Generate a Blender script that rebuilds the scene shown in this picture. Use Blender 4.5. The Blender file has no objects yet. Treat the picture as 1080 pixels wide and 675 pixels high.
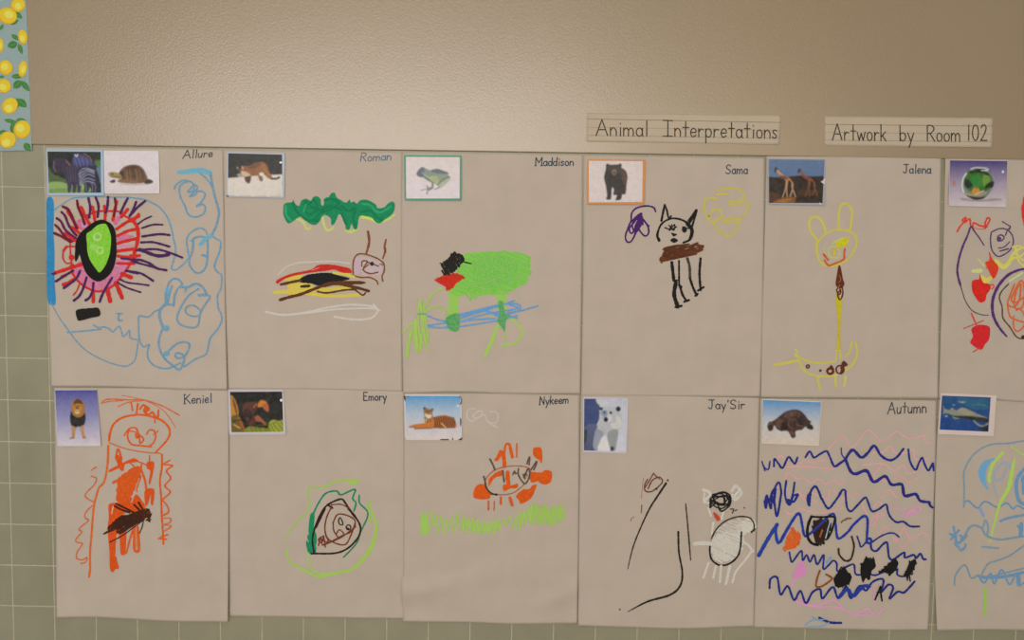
import bpy, math, random
import numpy as np
from mathutils import Matrix, Vector

random.seed(7)
SC = bpy.context.scene
COL = SC.collection

# ------------------------------------------------------------------ place
TP = 0.11                       # tile pitch in metres
LEDGE = 16 * TP                 # top of the tiled part of the wall
FX = 1032.8                     # focal length in pixels of the 1080 x 675 frame
CW = (12.12, 2.0382, -22.7575)  # camera in tile units: right, down, behind the wall face
RX, RY, RZ = 0.0815, 0.0104, 0.0168


def rot(a, b, c):
    ca, sa = math.cos(a), math.sin(a)
    cb, sb = math.cos(b), math.sin(b)
    cc, sc = math.cos(c), math.sin(c)
    X = np.array([[1, 0, 0], [0, ca, -sa], [0, sa, ca]])
    Y = np.array([[cb, 0, sb], [0, 1, 0], [-sb, 0, cb]])
    Z = np.array([[cc, -sc, 0], [sc, cc, 0], [0, 0, 1]])
    return Z @ X @ Y


R = rot(RX, RY, RZ)
CAM = np.array([CW[0] * TP, CW[2] * TP, LEDGE - CW[1] * TP])


def wall(px, py, d):
    """points on the plane standing d metres in front of the tile face"""
    px = np.asarray(px, float); py = np.asarray(py, float); d = np.asarray(d, float)
    v = np.stack([(px - 540) / FX, (py - 337.5) / FX, np.ones_like(px)], -1) @ R   # R^T v
    wx, wy, wz = v[..., 0], v[..., 2], -v[..., 1]
    t = (-d - CAM[1]) / wy
    return np.stack([CAM[0] + wx * t, -d + 0 * px, CAM[2] + wz * t], -1)


def lin(c):
    c = np.asarray(c, float) / 255.0
    return np.where(c <= 0.04045, c / 12.92, ((c + 0.055) / 1.055) ** 2.4)


PAPER = np.array((0.62, 0.535, 0.455))      # the drawing paper itself


# ------------------------------------------------------------------ materials
def new_mat(name):
    m = bpy.data.materials.new(name); m.use_nodes = True
    n = m.node_tree.nodes; l = m.node_tree.links
    return m, n, l, n['Principled BSDF']


def noise(n, l, scale, detail=3, coord='Object', rough=0.5):
    tc = n.new('ShaderNodeTexCoord'); t = n.new('ShaderNodeTexNoise')
    t.inputs['Scale'].default_value = scale; t.inputs['Detail'].default_value = detail
    t.inputs['Roughness'].default_value = rough
    l.new(tc.outputs[coord], t.inputs['Vector'])
    return t


def ramp(n, l, src, a, b, p0=0.3, p1=0.7):
    r = n.new('ShaderNodeValToRGB')
    r.color_ramp.elements[0].position = p0; r.color_ramp.elements[1].position = p1
    r.color_ramp.elements[0].color = (*a, 1); r.color_ramp.elements[1].color = (*b, 1)
    l.new(src, r.inputs['Fac'])
    return r


def bump(n, l, b, src, strength, dist):
    k = n.new('ShaderNodeBump'); k.inputs['Strength'].default_value = strength
    k.inputs['Distance'].default_value = dist
    l.new(src, k.inputs['Height']); l.new(k.outputs['Normal'], b.inputs['Normal'])


def simple(name, c, rough=0.6, spec=0.5, var=0.06, scale=30, bmp=None):
    m, n, l, b = new_mat(name)
    c = np.array(c)
    t = noise(n, l, scale)
    r = ramp(n, l, t.outputs['Fac'], tuple(c * (1 - var)), tuple(np.minimum(c * (1 + var), 1)))
    l.new(r.outputs['Color'], b.inputs['Base Color'])
    b.inputs['Roughness'].default_value = rough
    b.inputs['Specular IOR Level'].default_value = spec
    if bmp:
        t2 = noise(n, l, bmp[0], bmp[3] if len(bmp) > 3 else 2)
        bump(n, l, b, t2.outputs['Fac'], bmp[1], bmp[2])
    return m


def printed(name, crayon=0.0, rough=0.6, spec=0.3, lo=(0.86, 0.86, 0.86), hi=(1.03, 1.03, 1.03), sc=160):
    m, n, l, b = new_mat(name)
    a = n.new('ShaderNodeVertexColor'); a.layer_name = 'Col'
    t = noise(n, l, 420 if crayon else sc, 3)
    if crayon:
        mix = n.new('ShaderNodeMix'); mix.data_type = 'RGBA'
        mr = n.new('ShaderNodeMapRange')
        mr.inputs['From Min'].default_value = 0.45; mr.inputs['From Max'].default_value = 0.62
        mr.inputs['To Min'].default_value = 0.0; mr.inputs['To Max'].default_value = crayon
        l.new(t.outputs['Fac'], mr.inputs['Value'])
        l.new(mr.outputs['Result'], mix.inputs['Factor'])
        l.new(a.outputs['Color'], mix.inputs['A'])
        mix.inputs['B'].default_value = (*PAPER, 1)
        l.new(mix.outputs['Result'], b.inputs['Base Color'])
    else:
        mix = n.new('ShaderNodeMix'); mix.data_type = 'RGBA'; mix.blend_type = 'MULTIPLY'
        mix.inputs['Factor'].default_value = 1
        r = ramp(n, l, t.outputs['Fac'], lo, hi, 0.34, 0.66)
        l.new(a.outputs['Color'], mix.inputs['A']); l.new(r.outputs['Color'], mix.inputs['B'])
        l.new(mix.outputs['Result'], b.inputs['Base Color'])
    b.inputs['Roughness'].default_value = rough
    b.inputs['Specular IOR Level'].default_value = spec
    return m


M_MARK = printed('marker_ink', 0, 0.7, 0.2)
M_CRAY = printed('crayon_wax', 0.42, 0.6, 0.3)
M_PRINT = printed('photo_print', 0, 0.4, 0.3, (0.96, 0.96, 0.96), (1.02, 1.02, 1.02), 300)
M_PAPER = simple('drawing_paper', PAPER, 0.9, 0.12, 0.035, 14, (45, 0.22, 0.004, 5))
M_PLASTER = simple('tan_paint', (0.375, 0.285, 0.178), 0.29, 0.72, 0.02, 3, (190, 0.13, 0.002, 3))
M_TILE = simple('sage_glazed_tile', (0.345, 0.33, 0.228), 0.34, 0.45, 0.07, 7, (20, 0.06, 0.002))
M_GROUT = simple('pale_grout', (0.56, 0.52, 0.39), 0.9, 0.2, 0.1, 60)
M_STRIP = simple('sentence_strip_card', (0.63, 0.535, 0.41), 0.8, 0.2, 0.02, 20)
M_FLOOR = simple('floor_vinyl', (0.35, 0.31, 0.25), 0.45, 0.4, 0.1, 8)
M_CEIL = simple('ceiling_board', (0.75, 0.73, 0.68), 0.9, 0.2, 0.05, 40)
_cm = {}


def card_mat(c):
    k = tuple(c)
    if k not in _cm:
        _cm[k] = simple('card_stock', lin(c) / ILL, 0.42, 0.4, 0.02, 40)
    return _cm[k]


ILL = np.array((0.72, 0.70, 0.68))


# ------------------------------------------------------------------ mesh helpers
def link(name, me, parent=None, mats=()):
    o = bpy.data.objects.new(name, me); COL.objects.link(o)
    for m in mats: me.materials.append(m)
    if parent is not None: o.parent = parent
    return o


def mesh_obj(name, v, f, mats, parent=None, smooth=False):
    me = bpy.data.meshes.new(name)
    me.from_pydata([tuple(map(float, p)) for p in v], [], f)
    if smooth:
        me.polygons.foreach_set('use_smooth', [True] * len(me.polygons))
    me.update()
    return link(name, me, parent, mats)


def thing(name, label, cat, loc, group=None):
    o = bpy.data.objects.new(name, None); COL.objects.link(o)
    o.empty_display_size = 0.05
    o.location = loc; o['label'] = label; o['category'] = cat
    if group: o['group'] = group
    return o


def box(v, f, x0, x1, y0, y1, z0, z1, bev=0.0):
    """box whose -y face is bevelled"""
    b = len(v)
    if bev <= 0:
        v += [(x, y, z) for y in (y0, y1) for (x, z) in ((x0, z0), (x1, z0), (x1, z1), (x0, z1))]
        f += [(b, b + 1, b + 2, b + 3), (b + 4, b + 7, b + 6, b + 5)]
        for i in range(4):
            j = (i + 1) % 4
            f.append((b + i, b + 4 + i, b + 4 + j, b + j))
    else:
        rings = [(y0, bev * 1.0), (y0 + bev * 0.3, bev * 0.3), (y0 + bev, 0), (y1, 0)]
        for (y, s) in rings:
            v += [(x0 + s, y, z0 + s), (x1 - s, y, z0 + s), (x1 - s, y, z1 - s), (x0 + s, y, z1 - s)]
        f.append((b, b + 1, b + 2, b + 3))
        for k in range(3):
            for i in range(4):
                j = (i + 1) % 4
                f.append((b + 4 * k + i, b + 4 * k + 4 + i, b + 4 * k + 4 + j, b + 4 * k + j))
        f.append((b + 12, b + 15, b + 14, b + 13))


def catmull(p, closed=False, step=0.8):
    p = [np.array(q, float) for q in p]
    if len(p) < 3 and not closed:
        n = max(2, int(np.linalg.norm(p[1] - p[0]) / step) + 1)
        return np.array([p[0] + (p[1] - p[0]) * i / (n - 1) for i in range(n)])
    out = []
    N = len(p)
    segs = N if closed else N - 1
    for i in range(segs):
        if closed:
            a, b, c, d = p[i - 1], p[i], p[(i + 1) % N], p[(i + 2) % N]
        else:
            b, c = p[i], p[i + 1]
            a = p[i - 1] if i else 2 * b - c
            d = p[i + 2] if i + 2 < N else 2 * c - b
        n = max(2, int(np.linalg.norm(c - b) / step))
        t = np.linspace(0, 1, n, endpoint=False)[:, None]
        out.append(0.5 * (2 * b + (c - a) * t + (2 * a - 5 * b + 4 * c - d) * t * t + (3 * b - a - 3 * c + d) * t ** 3))
    if not closed: out.append(p[-1][None])
    return np.concatenate(out)


def poly_resample(p, step=0.8):
    out = []
    for a, b in zip(p[:-1], p[1:]):
        a, b = np.array(a, float), np.array(b, float)
        n = max(1, int(np.linalg.norm(b - a) / step))
        out += [a + (b - a) * i / n for i in range(n)]
    out.append(np.array(p[-1], float))
    return np.array(out)


SURFS = []


CR = 4          # samples per photo pixel when a print is laid down


class Print:
    """the picture on a photo card: colours are gathered on a fine lattice, softened like a
    small inkjet print and become the vertex colours of one flat mesh"""
    def __init__(s, quad):
        s.quad = [np.array(q, float) for q in quad]
        q = np.array(s.quad); s.o = q.min(0) - 1
        n = np.ceil((q.max(0) + 1 - s.o) * CR).astype(int)
        s.c = np.zeros((n[1], n[0], 3)); s.set = False
        yy, xx = np.mgrid[0:n[1], 0:n[0]]; s.X = s.o[0] + (xx + .5) / CR; s.Y = s.o[1] + (yy + .5) / CR

    def inside(s, q):
        m = np.zeros(s.X.shape, bool); q2 = np.roll(q, -1, 0)
        ys = s.Y[:, 0]
        for r, y in enumerate(ys):
            k = (q[:, 1] <= y) != (q2[:, 1] <= y)
            if not k.any(): continue
            xs = np.sort(q[k, 0] + (y - q[k, 1]) / (q2[k, 1] - q[k, 1]) * (q2[k, 0] - q[k, 0]))
            x = s.X[r]; cnt = np.searchsorted(xs, x)
            m[r] = cnt % 2 == 1
        return m

    def fill(s, q, ca, cb):
        m = s.inside(q); y0, y1 = q[:, 1].min(), q[:, 1].max()
        t = np.clip((s.Y - y0) / max(y1 - y0, 1e-6), 0, 1)[..., None]
        s.c = np.where(m[..., None], ca + (cb - ca) * t, s.c)

    def stroke(s, q, w, ca):
        ww = np.interp(np.linspace(0, 1, len(q)), np.linspace(0, 1, len(w)), w) * .5
        m = np.zeros(s.X.shape, bool)
        for (x, y), r in zip(q, ww):
            r = max(r, .3); a = max(int((y - r - s.o[1]) * CR), 0); b = int((y + r - s.o[1]) * CR) + 2
            c = max(int((x - r - s.o[0]) * CR), 0); d = int((x + r - s.o[0]) * CR) + 2
            if b <= 0 or d <= 0: continue
            m[a:b, c:d] |= (s.X[a:b, c:d] - x) ** 2 + (s.Y[a:b, c:d] - y) ** 2 <= r * r
        s.c[m] = ca

    def mesh(s, depth, lay, rnd, root):
        def blur(a, sg):
            k = np.exp(-.5 * (np.arange(-int(3 * sg) - 1, int(3 * sg) + 2) / sg) ** 2); k /= k.sum(); r = len(k) // 2
            for ax in (0, 1):
                pw = [(0, 0)] * a.ndim; pw[ax] = (r, r); b = np.pad(a, pw, mode='edge'); o = 0
                for i, w in enumerate(k): o = o + w * np.take(b, np.arange(i, i + a.shape[ax]), axis=ax)
                a = o
            return a
        qm = s.inside(np.array(s.quad))[..., None].astype(float)
        num, den = blur(s.c * qm, 0.5 * CR), blur(qm, 0.5 * CR)
        c = num / np.maximum(den, 1e-4)
        g = np.random.RandomState(rnd.randrange(9999))
        for sg, am in ((0.6, .05), (1.2, .06), (3, .05)):
            z = blur(g.randn(*s.X.shape), sg * CR); z /= z.std()
            c = c * (1 + am * .3 * z[..., None]) + am * .07 * z[..., None] * np.clip(1 - c * 2.2, 0, 1)
        q = s.quad
        nu = max(int(np.linalg.norm(q[1] - q[0]) * 2), 4); nv = max(int(np.linalg.norm(q[3] - q[0]) * 2), 4)
        u = np.linspace(0, 1, nu)[None, :, None]; v = np.linspace(0, 1, nv)[:, None, None]
        P = ((1 - v) * ((1 - u) * q[0] + u * q[1]) + v * ((1 - u) * q[3] + u * q[2])).reshape(-1, 2)
        ix = np.clip(((P[:, 0] - s.o[0]) * CR).astype(int), 0, s.X.shape[1] - 1); iy = np.clip(((P[:, 1] - s.o[1]) * CR).astype(int), 0, s.X.shape[0] - 1)
        C = np.concatenate([np.clip(c[iy, ix], .003, .92), np.ones((len(P), 1))], 1)
        V = wall(P[:, 0], P[:, 1], depth(P[:, 0], P[:, 1]) + lay) - np.array(root.location)
        F = [(j * nu + i, (j + 1) * nu + i, (j + 1) * nu + i + 1, j * nu + i + 1) for j in range(nv - 1) for i in range(nu - 1)]
        me = bpy.data.meshes.new(PP); me.from_pydata(V.tolist(), [], F)
        at = me.color_attributes.new('Col', 'FLOAT_COLOR', 'POINT'); at.data.foreach_set('color', C.astype(np.float32).ravel())
        me.update(); link(PP, me, root, [M_PRINT])


class Surf:
    """a flat thing on the wall that carries ink: its marks follow its surface"""
    def __init__(s, root, depth, ill, start=0.0003):
        s.root, s.depth, s.ill, s.lay = root, depth, np.array(ill), start
        SURFS.append(s); s.parts = {}; s.K = (0, 0, 1.0); s.mats = (M_MARK, M_CRAY); s.pic = None; s.rnd = random.Random(3)

    def crop(s, x, y, k): s.K = (x, y, k)

    def px(s, pts):
        x, y, k = s.K
        return [(x + a / k, y + b / k) for a, b in pts]

    def albedo(s, c):
        return np.clip(lin(c[:3]) / s.ill, 0.004, 0.92)

    def acc(s, part):
        return s.parts.setdefault(part, ([], [], [], []))

    def add(s, part, pix, faces, cols, mat, rise=None):
        v, f, c, m = s.acc(part)
        b = sum(len(a) for a in v)
        pix = np.asarray(pix, float)
        dz = s.depth(pix[:, 0], pix[:, 1]) + s.lay
        if rise is not None:
            dz = dz + rise; s.lay += float(rise.max())
        v.append(wall(pix[:, 0], pix[:, 1], dz))
        f += [tuple(b + i for i in q) for q in faces]
        c.append(cols); m += [mat] * len(faces)
        s.lay += 7e-6

    def ribbon(s, part, c, w, q):
        """q: finely sampled pixel path"""
        if len(q) < 2: return
        if s.pic is not None and part == PP:
            s.pic.stroke(q, (w,) if np.isscalar(w) else w, s.albedo(c)); return
        d = np.gradient(q, axis=0)
        ln = np.linalg.norm(d, axis=1, keepdims=True); ln[ln < 1e-6] = 1
        d = d / ln; nrm = np.stack([-d[:, 1], d[:, 0]], 1)
        n = len(q)
        if np.isscalar(w): w = (w, w)
        t = np.linspace(0, 1, n)
        ww = np.interp(t, np.linspace(0, 1, len(w)), w) * 0.5
        ph = s.rnd.random() * 6
        ar = np.arange(n)
        ww = ww * (1 + 0.08 * np.sin(ar * 0.55 + ph) + 0.06 * np.sin(ar * 1.3 + 2 * ph))
        ww = ww[:, None]
        L, Rr = q + nrm * ww, q - nrm * ww
        pix = [*L, *Rr]; faces = [(i, i + 1, n + i + 1, n + i) for i in range(n - 1)]
        for (e, sg) in ((0, -1), (n - 1, 1)):
            base = len(pix)
            ang = np.linspace(-math.pi / 2, math.pi / 2, 5)[1:-1]
            for a in ang:
                pix.append(q[e] + ww[e] * (sg * d[e] * math.cos(a) + nrm[e] * math.sin(a)))
            ids = [n + e] + list(range(base, base + 3)) + [e]
            faces.append(tuple(ids))
        col = s.albedo(c) * (0.96 + 0.08 * s.rnd.random())
        cols = np.repeat(np.array([[*col, 1.0]]), len(pix), 0)
        rise = np.concatenate([ar, ar, np.zeros(3), np.full(3, n - 1)]) * 2.2e-7
        s.add(part, pix, faces, cols, 1 if len(c) > 3 else 0, rise)

    def S(s, part, c, w, pts, closed=False):
        s.ribbon(part, c, w, catmull(s.px(pts), closed))

    def L(s, part, c, w, pts):
        s.ribbon(part, c, w, poly_resample(s.px(pts)))

    def fill(s, part, c, pts, smooth=True, c2=None, dy=0.5):
        p = s.px(pts)
        q = catmull(p, True, 1.0) if smooth else np.array(p)
        ca = s.albedo(c); cb = s.albedo(c2) if c2 is not None else ca
        if s.pic is not None and part == PP:
            s.pic.fill(q, ca, cb); return
        y0, y1 = q[:, 1].min(), q[:, 1].max()
        n = max(1, int((y1 - y0) / dy))
        pix, faces, cols = [], [], []
        x1s, y1s = q[:, 0], q[:, 1]; x2s, y2s = np.roll(x1s, -1), np.roll(y1s, -1)
        for i in range(n):
            ya = y0 + (y1 - y0) * i / n; yb = y0 + (y1 - y0) * (i + 1) / n; ym = (ya + yb) / 2
            k = (y1s <= ym) != (y2s <= ym)
            xs = np.sort(x1s[k] + (ym - y1s[k]) / (y2s[k] - y1s[k]) * (x2s[k] - x1s[k]))
            t0, t1 = i / n, (i + 1) / n
            for a, b in zip(xs[0::2], xs[1::2]):
                m = max(1, int((b - a) / 6))
                base = len(pix)
                for j in range(m + 1):
                    x = a + (b - a) * j / m
                    pix += [(x, ya), (x, yb)]
                    cols += [[*(ca + (cb - ca) * t0), 1], [*(ca + (cb - ca) * t1), 1]]
                for j in range(m):
                    k0 = base + 2 * j
                    faces.append((k0, k0 + 1, k0 + 3, k0 + 2))
        if faces:
            s.add(part, pix, faces, np.array(cols), 1 if len(c) > 3 else 0)

    def zig(s, part, c, w, pts, ang=60, sp=1.6, jit=0.8):
        """scribbled fill of a polygon"""
        q = catmull(s.px(pts), True, 1.0)
        a = math.radians(ang); ux = np.array([math.cos(a), math.sin(a)]); uy = np.array([-ux[1], ux[0]])
        X, Y = q @ ux, q @ uy
        X2, Y2 = np.roll(X, -1), np.roll(Y, -1)
        y = Y.min() + sp * 0.5; line = []; flip = False
        while y < Y.max():
            k = (Y <= y) != (Y2 <= y)
            if k.any():
                xs = np.sort(X[k] + (y - Y[k]) / (Y2[k] - Y[k]) * (X2[k] - X[k]))
                ends = [xs[0] + s.rnd.uniform(-jit, jit), xs[-1] + s.rnd.uniform(-jit, jit)]
                if flip: ends.reverse()
                for e in ends: line.append(ux * e + uy * (y + s.rnd.uniform(-.3, .3) * sp))
                flip = not flip
            y += sp
        if len(line) > 1: s.ribbon(part, c, w, poly_resample(line))

    def ring(s, part, c, w, cx, cy, rx, ry=None, n=10):
        ry = ry or rx
        s.S(part, c, w, [(cx + rx * math.cos(2 * math.pi * i / n), cy + ry * math.sin(2 * math.pi * i / n)) for i in range(n)], True)

    def disc(s, part, c, cx, cy, rx, ry=None, c2=None, n=10, a=0):
        ry = ry or rx; ca, sa = math.cos(math.radians(a)), math.sin(math.radians(a))
        pts = []
        for i in range(n):
            u, v = rx * math.cos(2 * math.pi * i / n), ry * math.sin(2 * math.pi * i / n)
            pts.append((cx + u * ca - v * sa, cy + u * sa + v * ca))
        s.fill(part, c, pts, True, c2, 0.4)

    def text(s, part, c, w, string, x0, y0, x1, y1, cap, slant=0.0):
        tot = sum(ADV.get(ch, 0.6) for ch in string); x = 0.0
        lx = math.hypot(x1 - x0, y1 - y0)
        for ch in string:
            a = ADV.get(ch, 0.6)
            for st in GLYPH.get(ch, []):
                pts = []
                for (gx, gy) in st:
                    t = (x + gx * a * 0.84 + 0.05) / tot
                    pts.append((x0 + (x1 - x0) * t + slant * gy * cap + s.rnd.uniform(-.1, .1), y0 + (y1 - y0) * t - gy * cap + s.rnd.uniform(-.1, .1)))
                k = s.K; s.K = (0, 0, 1)
                if len(pts) == 1:
                    s.disc(part, c, pts[0][0], pts[0][1], w * 0.6)
                elif len(pts) == 2: s.L(part, c, w, pts)
                else: s.S(part, c, w, pts)
                s.K = k
            x += a

    def build(s):
        made = {}
        if s.pic is not None: s.pic.mesh(s.depth, 0.00012, s.rnd, s.root)
        for path in sorted(s.parts, key=lambda p: p.count('/')):
            v, f, c, m = s.parts[path]
            bits = path.split('/')
            par = s.root
            if len(bits) > 1:
                k = bits[0]
                if k not in made:
                    e = bpy.data.objects.new(k, None); COL.objects.link(e); e.parent = s.root
                    e.empty_display_size = 0.02; made[k] = e
                par = made[k]
            V = np.concatenate(v) - np.array(s.root.location)
            C = np.concatenate(c)
            me = bpy.data.meshes.new(bits[-1].split('#')[0])
            me.from_pydata(V.tolist(), [], f)
            at = me.color_attributes.new('Col', 'FLOAT_COLOR', 'POINT')
            at.data.foreach_set('color', C.astype(np.float32).ravel())
            for mm in s.mats: me.materials.append(mm)
            me.polygons.foreach_set('material_index', m)
            me.update()
            o = link(bits[-1].split('#')[0], me, par)
            made[path] = o


# single-stroke handwriting: x 0..1 across the letter, y 0 base line, 1 capital height
def arc(cx, cy, rx, ry, a0, a1, n=7):
    return [(cx + rx * math.cos(math.radians(a0 + (a1 - a0) * i / n)), cy + ry * math.sin(math.radians(a0 + (a1 - a0) * i / n))) for i in range(n + 1)]


H = 0.52
BOWL = arc(.45, H / 2, .42, H / 2, 20, 380, 10)
GLYPH = {
    'A': [[(0, 0), (.5, 1)], [(.5, 1), (1, 0)], [(.2, .38), (.8, .38)]],
    'R': [[(.1, 0), (.1, 1)], [(.1, 1), (.6, 1), (.9, .8), (.6, .55), (.1, .5)], [(.4, .5), (1, 0)]],
    'M': [[(.05, 0), (.05, 1)], [(.05, 1), (.5, .35)], [(.5, .35), (.95, 1)], [(.95, 1), (.95, 0)], [(-.05, 0), (.18, 0)], [(.82, 0), (1.08, 0)]],
    'N': [[(.1, 0), (.1, 1)], [(.1, 1), (.9, 0)], [(.9, 0), (.9, 1)], [(0, 0), (.22, 0)]],
    'K': [[(.1, 0), (.1, 1)], [(.9, 1), (.1, .42)], [(.3, .55), (1, 0)], [(0, 0), (.25, 0)], [(0, 1), (.25, 1)]],
    'E': [[(.1, 0), (.1, 1)], [(.1, 1), (.9, 1)], [(.1, .52), (.7, .52)], [(.1, 0), (.9, 0)]],
    'S': [[(.9, .85), (.55, 1), (.15, .85), (.2, .6), (.75, .4), (.85, .15), (.5, 0), (.05, .12)]],
    'J': [[(.1, 1), (.95, 1)], [(.6, 1), (.6, .2), (.4, 0), (.05, .15)]],
    'I': [[(0, 1), (1, 1)], [(.5, 1), (.5, 0)], [(0, 0), (1, 0)]],
    'a': [BOWL, [(.87, H), (.87, .1), (1, 0)]],
    'b': [[(.08, 1), (.08, 0)], arc(.5, H / 2, .42, H / 2, 180, -180, 10)],
    'd': [BOWL, [(.9, 1), (.9, 0)]],
    'e': [[(.08, .27), (.88, .3), (.75, .5), (.4, .53), (.08, .28), (.35, .0), (.9, .1)]],
    'h': [[(.08, 1), (.08, 0)], [(.08, .35), (.45, H), (.85, .35), (.85, 0)]],
    'i': [[(.5, H), (.5, 0)], [(.5, .78)]],
    'k': [[(.1, 1), (.1, 0)], [(.85, .55), (.1, .22)], [(.35, .32), (.95, 0)]],
    'l': [[(.5, 1), (.5, 0)]],
    'm': [[(.05, H), (.05, 0)], [(.05, .35), (.28, H), (.48, .35), (.48, 0)], [(.48, .35), (.72, H), (.93, .35), (.93, 0)]],
    'n': [[(.08, H), (.08, 0)], [(.08, .33), (.45, H), (.85, .35), (.88, 0)]],
    'o': [arc(.5, H / 2, .42, H / 2, 90, 450, 10)],
    'p': [[(.08, H), (.08, -.38)], arc(.48, H / 2, .42, H / 2, 180, -180, 10)],
    'r': [[(.15, H), (.15, 0)], [(.15, .3), (.5, .5), (.9, .46)]],
    's': [[(.85, .46), (.5, .54), (.15, .42), (.5, .27), (.82, .14), (.5, 0), (.1, .08)]],
    't': [[(.5, .95), (.5, .02)], [(.05, .58), (.95, .58)]],
    'u': [[(.1, H), (.12, .15), (.45, 0), (.85, .2)], [(.87, H), (.87, 0)]],
    'w': [[(0, H), (.25, 0)], [(.25, 0), (.5, .45)], [(.5, .45), (.75, 0)], [(.75, 0), (1, H)]],
    'y': [[(.05, H), (.5, .02)], [(.95, H), (.3, -.4)]],
    "'": [[(.5, 1), (.4, .78)]],
    '1': [[(.5, 1), (.5, 0)]],
    '0': [arc(.5, .5, .42, .5, 90, 450, 12)],
    '2': [[(.1, .8), (.35, 1), (.75, .95), (.8, .7), (.4, .25), (.05, 0)], [(.05, 0), (.95, .02)]],
}
ADV = {'A': .95, 'R': .8, 'M': 1.0, 'N': .85, 'K': .85, 'E': .75, 'S': .8, 'J': .8, 'I': .85, 'i': .32, 'l': .34, 'm': .9, 't': .58,
       'r': .55, "'": .35, '1': .4, ' ': .75, 'w': .8, 's': .5, 'e': .58}


# ------------------------------------------------------------------ the room
def structure(o): o['kind'] = 'structure'; return o


X0, X1 = -6 * TP, 32 * TP
CEIL = 2.85
v, f = [], []
# plaster part of the wall, 4 mm proud of the tile face, with a rounded lower lip
LIP = LEDGE - 0.0026
prof = [(0.08, LIP), (-0.0016, LIP), (-0.0032, LIP + 0.0006), (-0.0042, LIP + 0.002), (-0.0042, CEIL), (0.08, CEIL)]
for x in (X0, X1):
    v += [(x, y, z) for (y, z) in prof]
n = len(prof)
for i in range(n):
    j = (i + 1) % n
    f.append((i, j, n + j, n + i))
f += [tuple(range(n))[::-1], tuple(range(n, 2 * n))]
wb = structure(mesh_obj('wall_back', v, f, [M_PLASTER]))
v, f = [], []
g = 0.0026
for r in range(16):
    for c in range(-6, 32):
        x = c * TP; z = LEDGE - r * TP
        box(v, f, x + g / 2, x + TP - g / 2, -0.0, 0.008, z - TP + g / 2, z - (g / 2 if r else 0.0028), 0.0016)
tiles = structure(mesh_obj('tile_cladding', v, f, [M_TILE], wb))
v, f = [], []
box(v, f, X0, X1, 0.0011, 0.08, 0, LIP - 0.0001)
structure(mesh_obj('grout', v, f, [M_GROUT], wb))
v, f = [], []
box(v, f, X0, X1, -7.5, 0.08, -0.06, -0.0005)
structure(mesh_obj('floor', v, f, [M_FLOOR]))
v, f = [], []
box(v, f, X0, X1, -7.5, 0.08, CEIL + 0.0005, CEIL + 0.08)
structure(mesh_obj('ceiling', v, f, [M_CEIL]))


# ------------------------------------------------------------------ sheets of drawing paper
def smooth(t): t = np.clip(t, 0, 1); return t * t * (3 - 2 * t)


SHEET_GROUP = None


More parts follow.
